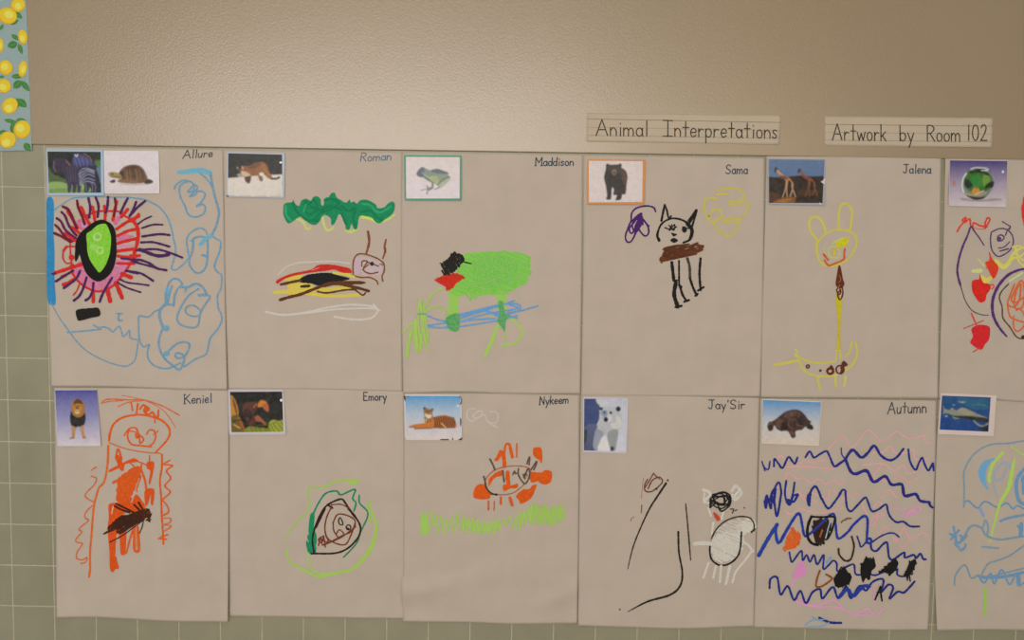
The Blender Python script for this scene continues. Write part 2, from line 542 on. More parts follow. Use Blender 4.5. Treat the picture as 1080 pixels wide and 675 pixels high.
def sheet(label, top, bottom, left, right, seen, base=0.0016, lb=0.0, lt=0.0, ll=0.0, lr=0.0, bumps=(), seed=0, wb_=None):
    """edges as lists of photo points; lifts in metres (bottom, top, left, right)"""
    T, B, Lf, Rt = (catmull(e, False, 0.5) if len(e) > 2 else poly_resample(e, 0.5) for e in (top, bottom, left, right))

    def along(e, n):
        s = np.concatenate([[0], np.cumsum(np.linalg.norm(np.diff(e, axis=0), axis=1))]); s /= s[-1]
        t = np.linspace(0, 1, n)
        return np.stack([np.interp(t, s, e[:, 0]), np.interp(t, s, e[:, 1])], 1)
    nu, nv = 80, 104
    T, B, Lf, Rt = along(T, nu), along(B, nu), along(Lf, nv), along(Rt, nv)
    u = np.linspace(0, 1, nu)[None, :, None]; w = np.linspace(0, 1, nv)[:, None, None]
    P = (1 - w) * T[None] + w * B[None] + (1 - u) * Lf[:, None] + u * Rt[:, None] - ((1 - w) * (1 - u) * T[0] + (1 - w) * u * T[-1] + w * (1 - u) * B[0] + w * u * B[-1])
    c4 = [T[0], T[-1], B[-1], B[0]]
    rg = random.Random(seed)
    ph = [rg.random() * 6.28 for _ in range(6)]

    def depth(x, y):
        v_ = np.clip((y - c4[0][1]) / (c4[3][1] - c4[0][1]), 0, 1)
        xl = c4[0][0] + (c4[3][0] - c4[0][0]) * v_; xr = c4[1][0] + (c4[2][0] - c4[1][0]) * v_
        u_ = np.clip((x - xl) / (xr - xl), 0, 1)
        wave = 0.62 + 0.38 * np.sin(u_ * 7.5 + ph[0]) * np.cos(u_ * 3.1 + ph[1])
        h = base + lb * smooth((v_ - 0.72) / 0.28) ** 1.5 * wave
        h = h + lt * smooth((0.12 - v_) / 0.12)
        h = h + ll * smooth((0.16 - u_) / 0.16) ** 1.4 * smooth((v_ - 0.24) / 0.3) * (0.75 + 0.25 * np.sin(v_ * 9 + ph[2]))
        h = h + lr * smooth((u_ - 0.86) / 0.14) ** 1.4 * smooth((v_ - 0.03) / 0.2) * (0.75 + 0.25 * np.sin(v_ * 8 + ph[3]))
        m = smooth((v_ - 0.2) / 0.25)
        h = h + m * 0.00035 * (1 + np.sin(u_ * 9 + v_ * 4 + ph[4]) * np.sin(v_ * 8 - u_ * 3 + ph[5]))
        for (bx, by, ra, rb, an, am) in bumps:
            ca, sa = math.cos(math.radians(an)), math.sin(math.radians(an))
            dx, dy = x - bx, y - by
            p, q = (dx * ca + dy * sa) / ra, (-dx * sa + dy * ca) / rb
            h = h + am * np.exp(-(p * p + q * q))
        return np.maximum(h, 0.0009)

    flat = P.reshape(-1, 2)
    V = wall(flat[:, 0], flat[:, 1], depth(flat[:, 0], flat[:, 1]))
    mid = V[(nv - 1) * nu + nu // 2]
    root = thing('drawing_sheet', label, 'drawing', (float(mid[0]), 0.0, float(V[:, 2].min())), 'childrens drawings on the wall')
    V = V - np.array(root.location)
    th = np.array([0, 0.0004, 0])
    N = nu * nv
    F = []
    for j in range(nv - 1):
        for i in range(nu - 1):
            a = j * nu + i
            F.append((a, a + nu, a + nu + 1, a + 1)); F.append((N + a, N + a + 1, N + a + nu + 1, N + a + nu))
    rim = [i for i in range(nu)] + [j * nu + nu - 1 for j in range(1, nv)] + [(nv - 1) * nu + i for i in range(nu - 2, -1, -1)] + [j * nu for j in range(nv - 2, 0, -1)]
    for a, b in zip(rim, rim[1:] + rim[:1]): F.append((a, b, N + b, N + a))
    mesh_obj('paper', np.concatenate([V, V + th]), F, [M_PAPER], root, True)
    s = Surf(root, depth, lin(seen) / PAPER)
    s.rnd = random.Random(seed + 50)
    return s


# ------------------------------------------------------------------ photo cards
def card(label, outer, border, d0=0.0042, dbot=0.0015, rnd_corner=0.0):
    """outer corners TL TR BR BL in photo points"""
    o = [np.array(p, float) for p in outer]

    def depth(x, y):
        t = np.clip((y - o[0][1]) / (o[3][1] - o[0][1]), 0, 1)
        return d0 + dbot * smooth(t)
    q = []
    for i in range(4):
        p, a, b = o[i], o[i - 1], o[(i + 1) % 4]
        r = max(rnd_corner, 0.35)
        da, db = (a - p) / np.linalg.norm(a - p), (b - p) / np.linalg.norm(b - p)
        q += [p + da * r, p + (da + db) * r * 0.3, p + db * r]
    q = np.array(q)
    # front face as a fan of strips so that it can bow away from the wall
    rows = 12
    L = [o[0] + (o[3] - o[0]) * i / rows for i in range(rows + 1)]
    Rr = [o[1] + (o[2] - o[1]) * i / rows for i in range(rows + 1)]
    L[0], Rr[0] = o[0] + (o[3] - o[0]) * 0.0, o[1]
    r = max(rnd_corner, 0.3)
    ring = []
    for (P, s) in ((L, 1), (Rr, -1)):
        for i, p in enumerate(P):
            e = 0.0
            dy = min(np.linalg.norm(p - P[0]), np.linalg.norm(p - P[-1]))
            if dy < r: e = r - math.sqrt(max(r * r - (r - dy) ** 2, 0))
            p = p + np.array([s * e, 0]); P[i] = p
    pix = np.array(L + Rr); n = rows + 1
    V = wall(pix[:, 0], pix[:, 1], depth(pix[:, 0], pix[:, 1]))
    root = thing('photo_card', label, 'photo card', (float(V[:, 0].mean()), 0.0, float(V[:, 2].min())), 'animal photo cards')
    V = V - np.array(root.location)
    F = []
    for i in range(rows):
        F += [(i, i + 1, n + i + 1, n + i), (2 * n + i, 3 * n + i, 3 * n + i + 1, 2 * n + i + 1)]
    rim = list(range(n)) + list(range(2 * n - 1, n - 1, -1))
    for a, b in zip(rim, rim[1:] + rim[:1]): F.append((b, a, 2 * n + a, 2 * n + b))
    mesh_obj('card', np.concatenate([V, V + np.array([0, 0.0006, 0])]), F, [card_mat(border)], root)
    s = Surf(root, depth, ILL, 0.0002)
    s.mats = (M_PRINT, M_PRINT)
    s.rnd = random.Random(int(o[0][0]) + int(o[0][1]))
    return s


PP = 'photo_print'
BLUE = (84, 142, 178, 1); SKY = (50, 132, 184); RED = (205, 42, 34); PURP = (78, 34, 88); PINK = (205, 112, 150)
BLK = (22, 21, 20); YEL = (190, 174, 54, 1); ORG = (208, 84, 24); NAVY = (33, 41, 110); LIME = (150, 192, 62, 1)
BRN = (100, 52, 26); WHITE = (202, 192, 183, 1); INK = (62, 72, 84)

# ================================================================== 1: eye and clouds
s = sheet('paper sheet drawn with a big red and purple spiky eye with a green centre',
          [(48, 155.2), (140, 156.2), (235.2, 157.8)], [(54, 407.6), (120, 408), (190, 410.5), (239.6, 411)], [(48, 155.2), (49.5, 260), (54, 407.6)], [(235.2, 157.8), (237, 290), (239.6, 411)],
          (182, 166, 153), 0.0022, lb=0.004, lr=0.0015, seed=1)
nm = 'name_writing'
s.text(nm, INK, 1.1, 'Allure', 192.4, 167.3, 224.5, 165.3, 8.6, 0.12)
# blue band and long outline
p = 'blue_outline'
s.fill(p, SKY, [(49.2, 211), (55, 208.7), (57, 219), (56.4, 243), (57.5, 265), (57.5, 294), (58.8, 319), (54, 321.5), (50.5, 318), (49.4, 300), (48.8, 240)])
s.crop(45, 200, 10.38)
s.S(p, BLUE, 1.6, [(120, 240), (150, 205), (230, 150), (330, 95), (420, 85), (560, 75), (760, 82), (950, 85), (1038, 100), (1090, 112)])
s.crop(140, 170, 8.44)
s.S(p, BLUE, 1.8, [(40, 332), (90, 338), (150, 360), (230, 405), (290, 470), (325, 540), (350, 620), (362, 690), (382, 790), (362, 890), (345, 950), (370, 970), (420, 945), (490, 875), (520, 830), (535, 740), (530, 700)])
s.crop(45, 310, 7.5)
s.S(p, BLUE, 1.4, [(65, 70), (130, 185), (205, 290), (260, 365), (340, 445), (430, 500), (530, 545), (640, 572), (690, 560), (730, 520), (745, 450), (757, 360)])
s.S(p, BLUE, 1.7, [(195, 305), (270, 298), (350, 292), (460, 278)])
s.S(p, BLUE, 1.6, [(400, 245), (440, 265), (490, 262), (530, 280), (555, 300), (580, 275), (605, 255), (622, 290), (635, 335), (665, 315), (685, 288), (690, 330), (700, 352), (755, 362)])
s.S(p, BLUE, 1.3, [(580, 155), (630, 155)]); s.S(p, BLUE, 1.9, [(605, 160), (598, 190), (605, 212), (630, 208)])
s.crop(140, 310, 7.5)
s.S(p, BLUE, 1.7, [(260, 90), (215, 120), (170, 140), (145, 168), (120, 182), (85, 180), (50, 175), (45, 230), (48, 320), (55, 370), (72, 405), (90, 418), (130, 402), (118, 450), (122, 510), (160, 560), (215, 585), (270, 590), (320, 575), (380, 545)])
# clouds and loops on the right
p = 'cloud_drawing'
s.crop(140, 170, 8.44)
s.fill(p, (86, 166, 196, 1), [(398, 85), (470, 75), (600, 58), (690, 85), (706, 115), (690, 130), (640, 112), (560, 108), (410, 115)])
s.S(p, BLUE, 2.4, [(690, 100), (710, 220), (735, 330), (765, 440), (760, 510), (735, 595), (690, 675)])
s.S(p, BLUE, 1.6, [(600, 110), (650, 150), (690, 200), (712, 250)])
s.S(p, BLUE, 1.9, [(370, 245), (390, 205), (450, 170), (490, 180), (450, 195), (415, 240), (425, 320), (465, 400), (485, 460), (530, 495), (590, 490), (635, 460), (645, 410), (620, 385), (568, 402), (610, 365), (645, 300), (620, 270), (575, 270), (555, 300), (505, 315), (535, 285), (575, 240), (555, 210), (515, 240), (490, 275), (535, 262), (545, 215), (510, 180), (460, 190), (415, 225)])
s.crop(140, 240, 8.44)
s.S(p, BLUE, 1.8, [(505, 280), (480, 140), (495, 70), (545, 25), (600, 5), (645, 25), (670, 80), (700, 75), (740, 100), (782, 130), (770, 220), (735, 310), (730, 360), (760, 400), (790, 430), (785, 540), (755, 610), (758, 680), (762, 720), (790, 780), (785, 850), (735, 930), (690, 985), (672, 1060), (650, 1128), (560, 1170), (480, 1225), (450, 1240)])
s.S(p, BLUE, 2.0, [(520, 118), (545, 95), (600, 80), (655, 95), (668, 150), (665, 230), (660, 310), (635, 375), (590, 405), (545, 390), (510, 340), (505, 280), (535, 200), (540, 110)])
s.S(p, (86, 166, 196, 1), 4.0, [(705, 70), (655, 95), (600, 150)]); s.S(p, BLUE, 2.5, [(618, 245), (656, 255)])
s.S(p, BLUE, 2.0, [(298, 690), (290, 600), (305, 540), (330, 480), (370, 455), (410, 465), (438, 505), (400, 545), (378, 600), (365, 675), (362, 700)])
s.S(p, BLUE, 2.0, [(350, 520), (325, 600), (310, 680)]); s.S(p, (70, 160, 205, 1), 3.4, [(305, 545), (315, 580)])
s.S(p, BLUE, 2.5, [(420, 530), (490, 530), (560, 500), (615, 525), (648, 575), (655, 600)]); s.S(p, BLUE, 3.0, [(590, 603), (650, 600)]); s.S(p, BLUE, 2, [(465, 570), (475, 545)])
s.crop(140, 310, 7.5)
s.S(p, BLUE, 2.9, [(272, 0), (262, 70), (218, 125), (213, 190), (240, 268)])
s.S(p, BLUE, 2.2, [(240, 270), (212, 340), (205, 400), (225, 465), (260, 520), (320, 570), (365, 600), (390, 570), (408, 510), (395, 480)])
s.disc(p, (70, 150, 190, 1), 265, 272, 24); s.S(p, BLUE, 2.2, [(330, 0), (320, 78), (265, 82)])
s.S(p, BLUE, 1.9, [(520, -40), (450, 5), (400, 70), (360, 150), (350, 200), (375, 240), (430, 262), (490, 265), (520, 235), (535, 150), (575, 80), (610, 25), (580, 5), (520, 5)])
s.S(p, BLUE, 1.7, [(415, 130), (440, 95), (490, 95), (530, 130), (530, 165), (490, 178), (440, 165)], True)
s.S(p, BLUE, 2.0, [(245, 490), (290, 445), (340, 400), (400, 380), (445, 395), (442, 440), (410, 490), (360, 510), (335, 490), (350, 465), (392, 478)])
s.disc(p, (80, 150, 185, 1), 268, 472, 26, 20)
# the eye
p = 'eye_drawing/iris'
s.crop(45, 200, 10.38)
a2 = lambda pts: [(x, y + 60 * 10.38) for x, y in pts]
PK = (202, 118, 152)
s.zig(p, PK, 2.2, a2([(380, 190), (440, 190), (480, 290), (560, 370), (640, 380), (730, 310), (790, 220), (900, 260), (830, 360), (700, 450), (600, 480), (480, 450), (390, 360), (330, 290)]), 80, 1.9)
s.zig(p, (200, 128, 166), 2.2, a2([(810, 150), (940, 160), (930, 240), (820, 250)]), 20, 2.2)
s.fill(p, PK, [(770, 330), (860, 260), (850, 320), (800, 390)]); s.fill(p, PK, [(810, 510), (900, 490), (1000, 510), (900, 545), (820, 560)]); s.fill(p, (205, 140, 165), [(820, 620), (900, 600), (1000, 610), (900, 650), (820, 655)])
s.fill(p, (200, 110, 140), [(375, 340), (430, 320), (500, 340), (525, 395), (440, 445), (385, 410)]); s.fill(p, (200, 150, 190), [(420, 370), (470, 365), (480, 405), (440, 415)])
for a in ([(420, 190), (480, 320), (520, 385)], [(545, 190), (560, 270), (572, 350)], [(675, 180), (685, 260), (680, 335)], [(810, 130), (785, 240), (768, 335)], [(930, 215), (860, 300)], [(1050, 290), (930, 350), (810, 430)], [(1050, 430), (940, 450), (820, 505)], [(1035, 535), (920, 560), (815, 590)], [(1000, 650), (815, 672)],
          [(275, 240), (330, 330), (380, 420)], [(320, 410), (400, 475)], [(245, 480), (310, 520), (372, 545)], [(300, 540), (350, 560)]):
    s.S(p, RED, 3.3, a)
for a, w in (([(815, 52), (980, 28)], 3.3), ([(825, 105), (920, 118), (1030, 105)], 3.6), ([(815, 185), (1000, 188)], 3), ([(870, 300), (965, 338)], 4.4), ([(800, 400), (835, 480), (868, 562)], 4.4), ([(705, 465), (738, 598)], 4.6), ([(555, 480), (553, 608)], 3.6), ([(405, 400), (375, 480), (335, 530)], 1.6), ([(360, 345), (300, 390), (228, 418)], 4), ([(430, 195), (300, 235), (135, 290)], 3.8), ([(330, 275), (200, 330)], 2.4), ([(960, 100), (1060, 100)], 3)):
    s.S(p, RED, w, a2(a))
s.S(p, RED, 2.2, [(480, 285), (560, 250), (640, 235), (740, 235), (830, 240), (900, 290), (975, 330)])
s.S(p, RED, 3.6, [(975, 330), (1030, 400), (1045, 500), (1030, 600), (1000, 700)]); s.S(p, RED, 2.4, a2([(1010, 80), (960, 180), (920, 250), (850, 340), (780, 420), (690, 475), (600, 492), (520, 470), (440, 425), (375, 365), (320, 285)]))
s.S(p, RED, 3.2, [(1050, 270), (1000, 330), (960, 345)])
s.S(p, (190, 60, 60), 1.7, a2([(355, 0), (255, 5), (225, 60), (222, 130), (258, 182), (305, 180)])); s.S(p, RED, 1.5, a2([(300, -40), (302, 60), (305, 120), (322, 210)])); s.S(p, RED, 2.6, [(225, 670), (262, 625)])
s.disc(p, RED, 315, 120 + 622.8, 32); s.disc(p, RED, 325, 215 + 622.8, 28)
p = 'eye_drawing/lash'
DR = (110, 26, 44)
for i, (a, w, c) in enumerate((([(220, 185), (280, 220), (330, 320), (370, 420)], 3, DR), ([(205, 245), (245, 290), (280, 380), (330, 460), (370, 500)], 2.6, (96, 30, 80)), ([(155, 315), (200, 350), (240, 430), (290, 480), (360, 530)], 2.6, (96, 30, 80)), ([(135, 385), (180, 430), (240, 510), (320, 570)], 2.6, (110, 30, 60)), ([(125, 475), (220, 520), (300, 572)], 2.8, DR), ([(375, 120), (390, 200), (430, 290), (460, 380)], 2.7, DR), ([(500, 95), (520, 200), (508, 305)], 2.6, PURP), ([(580, 85), (610, 180), (600, 300)], 2.6, (90, 30, 80)), ([(715, 80), (708, 180), (690, 250)], 2.6, PURP), ([(790, 95), (797, 180), (780, 290)], 2.4, DR), ([(930, 95), (890, 170), (850, 262)], 2.6, PURP), ([(1022, 135), (990, 220), (950, 292)], 2.6, PURP), ([(1120, 125), (1030, 200), (955, 285)], 2.6, PURP))):
    s.S(p + '#%d' % i, c, w, a)
for i, (a, w) in enumerate((([(860, 130), (950, 140), (1045, 175)], 2.4), ([(910, 265), (1040, 295)], 2.6), ([(845, 360), (930, 395), (1038, 408), (1160, 425)], 1.9), ([(820, 395), (920, 450), (1038, 490), (1070, 500)], 2), ([(410, 265), (380, 330), (345, 370), (230, 455)], 2.6), ([(145, 380), (240, 320), (330, 265)], 2.6), ([(480, 340), (445, 450), (400, 540), (340, 592)], 2.6), ([(555, 400), (545, 490), (510, 560), (470, 588)], 2.6), ([(760, 340), (700, 440), (650, 530), (622, 608)], 2.6), ([(105, 300), (130, 296)], 2.4))):
    s.S(p + '#a%d' % i, PURP, w, a2(a))
s.crop(140, 170, 8.44)
for i, (a, w) in enumerate((([(165, 490), (100, 520), (45, 560)], 1.7), ([(265, 565), (180, 565), (80, 595)], 2), ([(325, 657), (230, 650), (85, 670)], 2.5), ([(75, 723), (170, 720), (240, 735), (325, 760)], 2.4), ([(30, 795), (120, 785), (220, 785), (330, 815), (440, 858)], 2.4), ([(60, 785), (120, 810), (200, 838), (260, 842), (320, 830)], 3.6), ([(0, 875), (70, 880), (150, 910), (220, 955), (298, 970)], 2.6), ([(0, 895), (80, 915), (170, 940), (215, 955)], 2.2), ([(-60, 975), (60, 995), (120, 1025), (180, 1065)], 2.4))):
    s.S(p + '#b%d' % i, PURP, w, a)
p = 'eye_drawing/pupil'
s.crop(45, 200, 10.38)
s.fill(p, BLK, [(355, 660), (360, 580), (400, 490), (470, 420), (560, 355), (640, 328), (700, 345), (760, 385), (795, 460), (805, 560), (808, 670)] + a2([(805, 100), (780, 220), (730, 310), (660, 365), (600, 382), (530, 350), (470, 280), (430, 180), (403, 90), (385, 130), (360, 165), (350, 120)]))
s.fill(p, (132, 200, 58), [(480, 490), (530, 450), (600, 390), (660, 375), (700, 385), (740, 480), (748, 560), (740, 660)] + a2([(730, 90), (690, 200), (625, 282), (580, 240), (520, 150), (492, 60), (485, -30)]))
s.ring(p, (176, 220, 130), 2.2, 600, 515, 38); s.ring(p, (165, 215, 115), 2.2, 625, 665, 34); s.disc(p, (155, 208, 100), 560, 630, 50, 34)
s.crop(45, 310, 7.5)
s.fill('black_rectangle', (30, 28, 24), [(262, 135), (300, 118), (380, 112), (440, 112), (452, 170), (380, 190), (290, 212), (270, 190)])

# ================================================================== 2: green cloud and striped animal
s = sheet('paper sheet drawn with a dark green cloud above a red, black and brown animal',
          [(235, 157.6), (330, 159), (424.3, 160.6)], [(241, 410.5), (330, 411), (425, 413)], [(235, 157.6), (237.5, 300), (241, 410.5)], [(424.3, 160.6), (423.6, 300), (424, 413)],
          (184, 167, 150), 0.0014, lb=0.0, ll=0.0012, lr=0.0, seed=2)
s.text(nm, (98, 116, 130), 1.15, 'Roman', 379.0, 170.4, 413, 168.6, 8.8, 0.15)
p = 'green_cloud'
s.crop(290, 195, 8)
GRN = (24, 136, 88)
s.S(p, (196, 202, 104, 1), 2.6, [(180, 285), (235, 310), (270, 372), (302, 362)]); s.S(p, (196, 202, 104, 1), 2.8, [(400, 265), (412, 330), (445, 385), (492, 362)])
s.S(p, (190, 205, 90, 1), 3, [(600, 383), (640, 397), (692, 372)]); s.S(p, (190, 210, 70, 1), 3.6, [(735, 270), (800, 283), (850, 305)]); s.S(p, (190, 210, 90, 1), 2, [(880, 318), (960, 288), (1008, 252)])
s.fill(p, GRN, [(70, 215), (75, 165), (110, 148), (145, 145), (155, 122), (165, 150), (200, 178), (225, 130), (265, 118), (305, 135), (320, 105), (355, 95), (385, 120), (390, 168), (410, 170), (420, 115), (455, 100), (475, 70), (505, 68), (520, 105), (560, 130), (600, 150), (630, 122), (640, 148), (668, 140), (690, 158), (720, 130), (770, 125), (820, 145), (855, 170), (865, 195), (920, 190), (950, 160), (990, 140), (1012, 165), (1005, 220), (975, 260), (930, 290), (885, 325), (845, 310), (820, 280), (770, 265), (715, 265), (700, 330), (690, 375), (665, 370), (645, 330), (628, 375), (600, 375), (590, 320), (570, 265), (540, 248), (525, 280), (500, 330), (475, 335), (470, 285), (430, 255), (400, 265), (375, 310), (340, 338), (300, 330), (270, 310), (240, 285), (215, 270), (190, 280), (150, 310), (115, 325), (90, 300), (70, 250)])
DG = (15, 122, 78)
for a in ([(150, 150), (180, 220), (220, 260), (280, 300), (360, 300)], [(250, 140), (290, 160), (330, 130), (360, 200), (300, 250), (260, 230)], [(420, 130), (480, 120), (540, 150), (480, 200), (430, 220), (380, 240), (330, 290), (290, 310)], [(560, 180), (620, 220), (680, 200), (660, 280), (680, 350)], [(560, 240), (600, 330)], [(300, 180), (380, 210), (470, 180), (560, 210)], [(720, 230), (800, 220), (860, 270), (900, 300)]):
    s.S(p, DG, 2.6, a)
s.S(p, (50, 160, 110), 2.4, [(90, 180), (95, 250), (130, 300)]); s.S(p, (60, 165, 115), 1, [(262, 160), (240, 230)]); s.S(p, (50, 160, 110), 2, [(740, 160), (800, 170), (850, 220), (900, 230), (980, 180)])
BR2 = (132, 74, 50)
p = 'animal_drawing/ear'
s.S(p + '#a', BR2, (2.8, 2.8, 2), [(785, 395), (795, 470), (785, 530), (770, 580)]); s.S(p + '#b', BR2, (1.6, 2.6, 1.6), [(937, 460), (925, 520), (930, 560), (910, 620)])
p = 'animal_drawing/head'
s.crop(280, 240, 6.75)
s.fill(p, (192, 160, 176, 1), [(640, 220), (665, 205), (676, 260), (670, 325), (636, 325)]); s.fill(p, (190, 168, 168, 1), [(680, 210), (800, 240), (830, 260), (825, 330), (760, 340), (690, 330)])
s.S(p, BR2, 1.5, [(625, 330), (622, 280), (630, 225), (655, 192), (700, 188), (760, 205), (810, 228), (843, 260), (845, 310), (830, 345), (835, 382)]); s.S(p, BR2, 1.6, [(600, 335), (680, 355), (740, 355), (790, 378), (800, 405)])
s.S(p, BR2, 1.6, [(685, 275), (690, 240), (725, 242), (700, 285), (705, 312), (750, 328), (800, 318)]); s.disc(p, (60, 36, 28), 758, 258, 15); s.S(p, (70, 40, 30), 1.1, [(725, 245), (760, 258), (805, 275)]); s.S(p, BR2, 1.2, [(690, 300), (735, 262)])
s.S(p, BR2, 1.2, [(815, 260), (835, 265)])
p = 'animal_drawing/body'
s.S(p, WHITE, 1.6, [(90, 335), (150, 282), (230, 252), (340, 245), (480, 242), (600, 255)])
YL2 = (212, 190, 44, 1)
s.L(p, YL2, 4, [(65, 462), (200, 455)]); s.fill(p, YL2, [(165, 405), (245, 398), (250, 475), (165, 475)]); s.S(p, YL2, 4.5, [(150, 368), (255, 348)]); s.S(p, YL2, 3.4, [(290, 470), (390, 482), (500, 488), (600, 485), (695, 475)]); s.S(p, YL2, 4.4, [(330, 450), (450, 440), (560, 432), (640, 432)]); s.S(p, YL2, 3, [(480, 325), (560, 330), (630, 352)]); s.fill(p, YL2, [(240, 400), (330, 400), (340, 450), (260, 460)])
s.fill(p, (200, 44, 36), [(80, 375), (180, 330), (320, 300), (380, 265), (480, 265), (550, 278), (600, 292), (615, 320), (590, 325), (540, 320), (490, 300), (420, 310), (330, 320), (200, 345), (130, 370), (85, 400)]); s.S(p, (215, 120, 105), 1, [(330, 305), (380, 285)])
BK2 = (24, 27, 28)
s.fill(p, BK2, [(245, 365), (290, 340), (330, 330), (440, 322), (520, 340), (600, 362), (560, 378), (470, 388), (380, 412), (330, 400), (250, 390)]); s.L(p, BK2, 1.6, [(240, 375), (310, 340), (300, 395), (390, 325), (380, 405), (470, 325)])
BR3 = (96, 54, 26)
s.fill(p, BR3, [(395, 412), (450, 388), (560, 380), (700, 383), (705, 400), (640, 405), (560, 412), (600, 425), (500, 410), (420, 425)]); s.S(p, BR3, 2.8, [(110, 405), (180, 390), (250, 375)]); s.S(p, BR3, 3.2, [(103, 515), (170, 495), (250, 475), (340, 440), (430, 405)])
s.S(p, BR3, 1.9, [(370, 455), (440, 465), (560, 445), (645, 440)]); s.S(p, BR3, 1.7, [(600, 420), (640, 445), (690, 480), (712, 465)]); s.S(p, BR3, 3, [(560, 410), (640, 425), (735, 452)]); s.S(p, (60, 50, 22), 3, [(255, 420), (312, 415)])
p = 'white_scribble'
s.S(p, WHITE, 2.4, [(5, 600), (130, 622), (300, 602), (430, 572), (600, 550), (750, 560), (810, 590)]); s.S(p, WHITE, 2, [(120, 625), (300, 608), (500, 582), (700, 575), (790, 578)]); s.S(p, WHITE, 2.2, [(490, 635), (600, 652), (690, 655), (760, 640), (800, 590), (770, 548)])

# ================================================================== 3: green animal with black head
s = sheet('paper sheet drawn with a bright green animal with black and red head over blue water',
          [(424.4, 160.4), (520, 161.9), (614.6, 163.4)], [(425.2, 415), (480, 413.5), (540, 415.2), (611.8, 415.3)], [(424.4, 160.4), (423.2, 270), (425.2, 415)], [(614.6, 163.4), (613.6, 280), (611.8, 415.3)],
          (178, 161, 145), 0.0022, lb=0.0028, lr=0.0022, seed=3)
s.text(nm, (54, 64, 74), 1.15, 'Maddison', 564, 174.8, 605.4, 174.6, 8.6, 0.06)
s.crop(422, 255, 5.19)
p = 'animal_drawing/leg'
LG = (134, 190, 62, 1)
s.fill(p + '#a', LG, [(264, 260), (320, 260), (320, 400), (318, 482), (275, 485), (262, 400)], False); s.fill(p + '#b', LG, [(530, 275), (580, 275), (580, 380), (570, 440), (540, 420), (530, 350)], False)
s.S(p + '#c', LIME, 3.6, [(465, 622), (500, 545), (535, 460)]); s.S(p + '#c', LIME, 1.2, [(518, 520), (516, 590)]); s.S(p + '#d', LIME, 2.2, [(590, 415), (640, 445), (670, 495), (640, 545), (600, 562), (555, 565)]); s.S(p + '#d', LIME, 1.2, [(570, 470), (576, 545)])
p = 'animal_drawing/body'
s.fill(p, (112, 190, 46, 1), [(320, 130), (340, 80), (370, 62), (520, 52), (640, 57), (700, 75), (712, 110), (705, 180), (690, 225), (620, 265), (580, 290), (540, 290), (500, 292), (440, 295), (400, 300), (370, 285), (320, 300), (270, 275), (255, 240), (300, 190)])
s.zig(p, (104, 188, 48, 1), 2.4, [(330, 110), (480, 65), (690, 75), (700, 180), (600, 260), (400, 280), (280, 260), (320, 180)], 20, 3.2, 2); s.zig(p, (98, 184, 54, 1), 2.2, [(420, 100), (560, 80), (640, 110), (620, 200), (500, 250), (400, 200)], 75, 3.6, 3)
s.S(p, (112, 190, 46, 1), 1.6, [(360, 280), (385, 320), (392, 260), (405, 310), (440, 280)]); s.S(p, (112, 190, 46, 1), 1.2, [(218, 118), (250, 112), (300, 110)])
p = 'animal_drawing/mouth'
s.zig(p, (198, 44, 26), 2.0, [(190, 210), (250, 185), (310, 175), (350, 195), (310, 218), (265, 265), (240, 235)], 25, 1.4, 1); s.S(p, (160, 60, 30), 1.1, [(290, 180), (355, 200)])
p = 'animal_drawing/head'
s.zig(p, (32, 31, 28), 2.0, [(225, 125), (260, 100), (290, 62), (340, 75), (345, 100), (330, 125), (290, 168), (240, 175), (230, 150)], 62, 1.7, 1); s.S(p, (32, 31, 28), 1.4, [(250, 112), (330, 108), (390, 120)]); s.S(p, (32, 31, 28), 1.2, [(280, 70), (330, 78), (350, 100), (320, 130), (300, 145)]); s.S(p, (32, 31, 28), 1.2, [(218, 118), (250, 120)])
p = 'blue_water'
WT = (72, 142, 196, 1)
for a in ([(140, 460), (260, 440), (420, 390), (560, 345), (625, 322)], [(145, 467), (280, 470), (420, 450), (540, 430), (640, 405)], [(125, 392), (200, 425), (280, 440)], [(270, 410), (400, 380), (520, 350), (640, 340), (655, 370), (590, 395), (480, 385)], [(560, 392), (660, 378), (755, 350)], [(330, 420), (430, 375), (520, 400), (550, 430)], [(300, 450), (450, 400), (640, 365), (600, 345)], [(150, 462), (300, 430), (450, 380), (540, 400)], [(560, 400), (640, 418)], [(240, 470), (330, 440), (420, 425), (520, 420)], [(330, 405), (480, 365), (560, 352)]):
    s.S(p, WT, 1.7, a)
s.fill(p, (44, 150, 72, 1), [(258, 410), (320, 395), (320, 482), (275, 485), (250, 440)]); s.fill(p, (52, 152, 76, 1), [(536, 330), (565, 330), (572, 388), (605, 400), (580, 430), (572, 490), (556, 470), (530, 430), (545, 400)])
p = 'grass_drawing'
for a, w in (([(12, 500), (60, 452), (95, 425)], 1.8), ([(40, 628), (45, 560), (62, 490)], 3.2), ([(75, 440), (82, 560), (95, 600), (112, 570), (98, 430), (105, 330)], 2.4), ([(110, 320), (125, 450), (150, 590)], 2.2), ([(132, 400), (118, 540), (148, 560)], 2), ([(128, 330), (140, 440), (155, 540)], 2), ([(140, 350), (180, 285), (232, 255)], 1.8), ([(130, 388), (170, 362), (220, 360), (255, 400)], 1.8), ([(85, 430), (95, 580)], 2.2)):
    s.S(p, LIME, w, a)
s.S(p, (70, 150, 110, 1), 1.8, [(95, 395), (135, 395)])

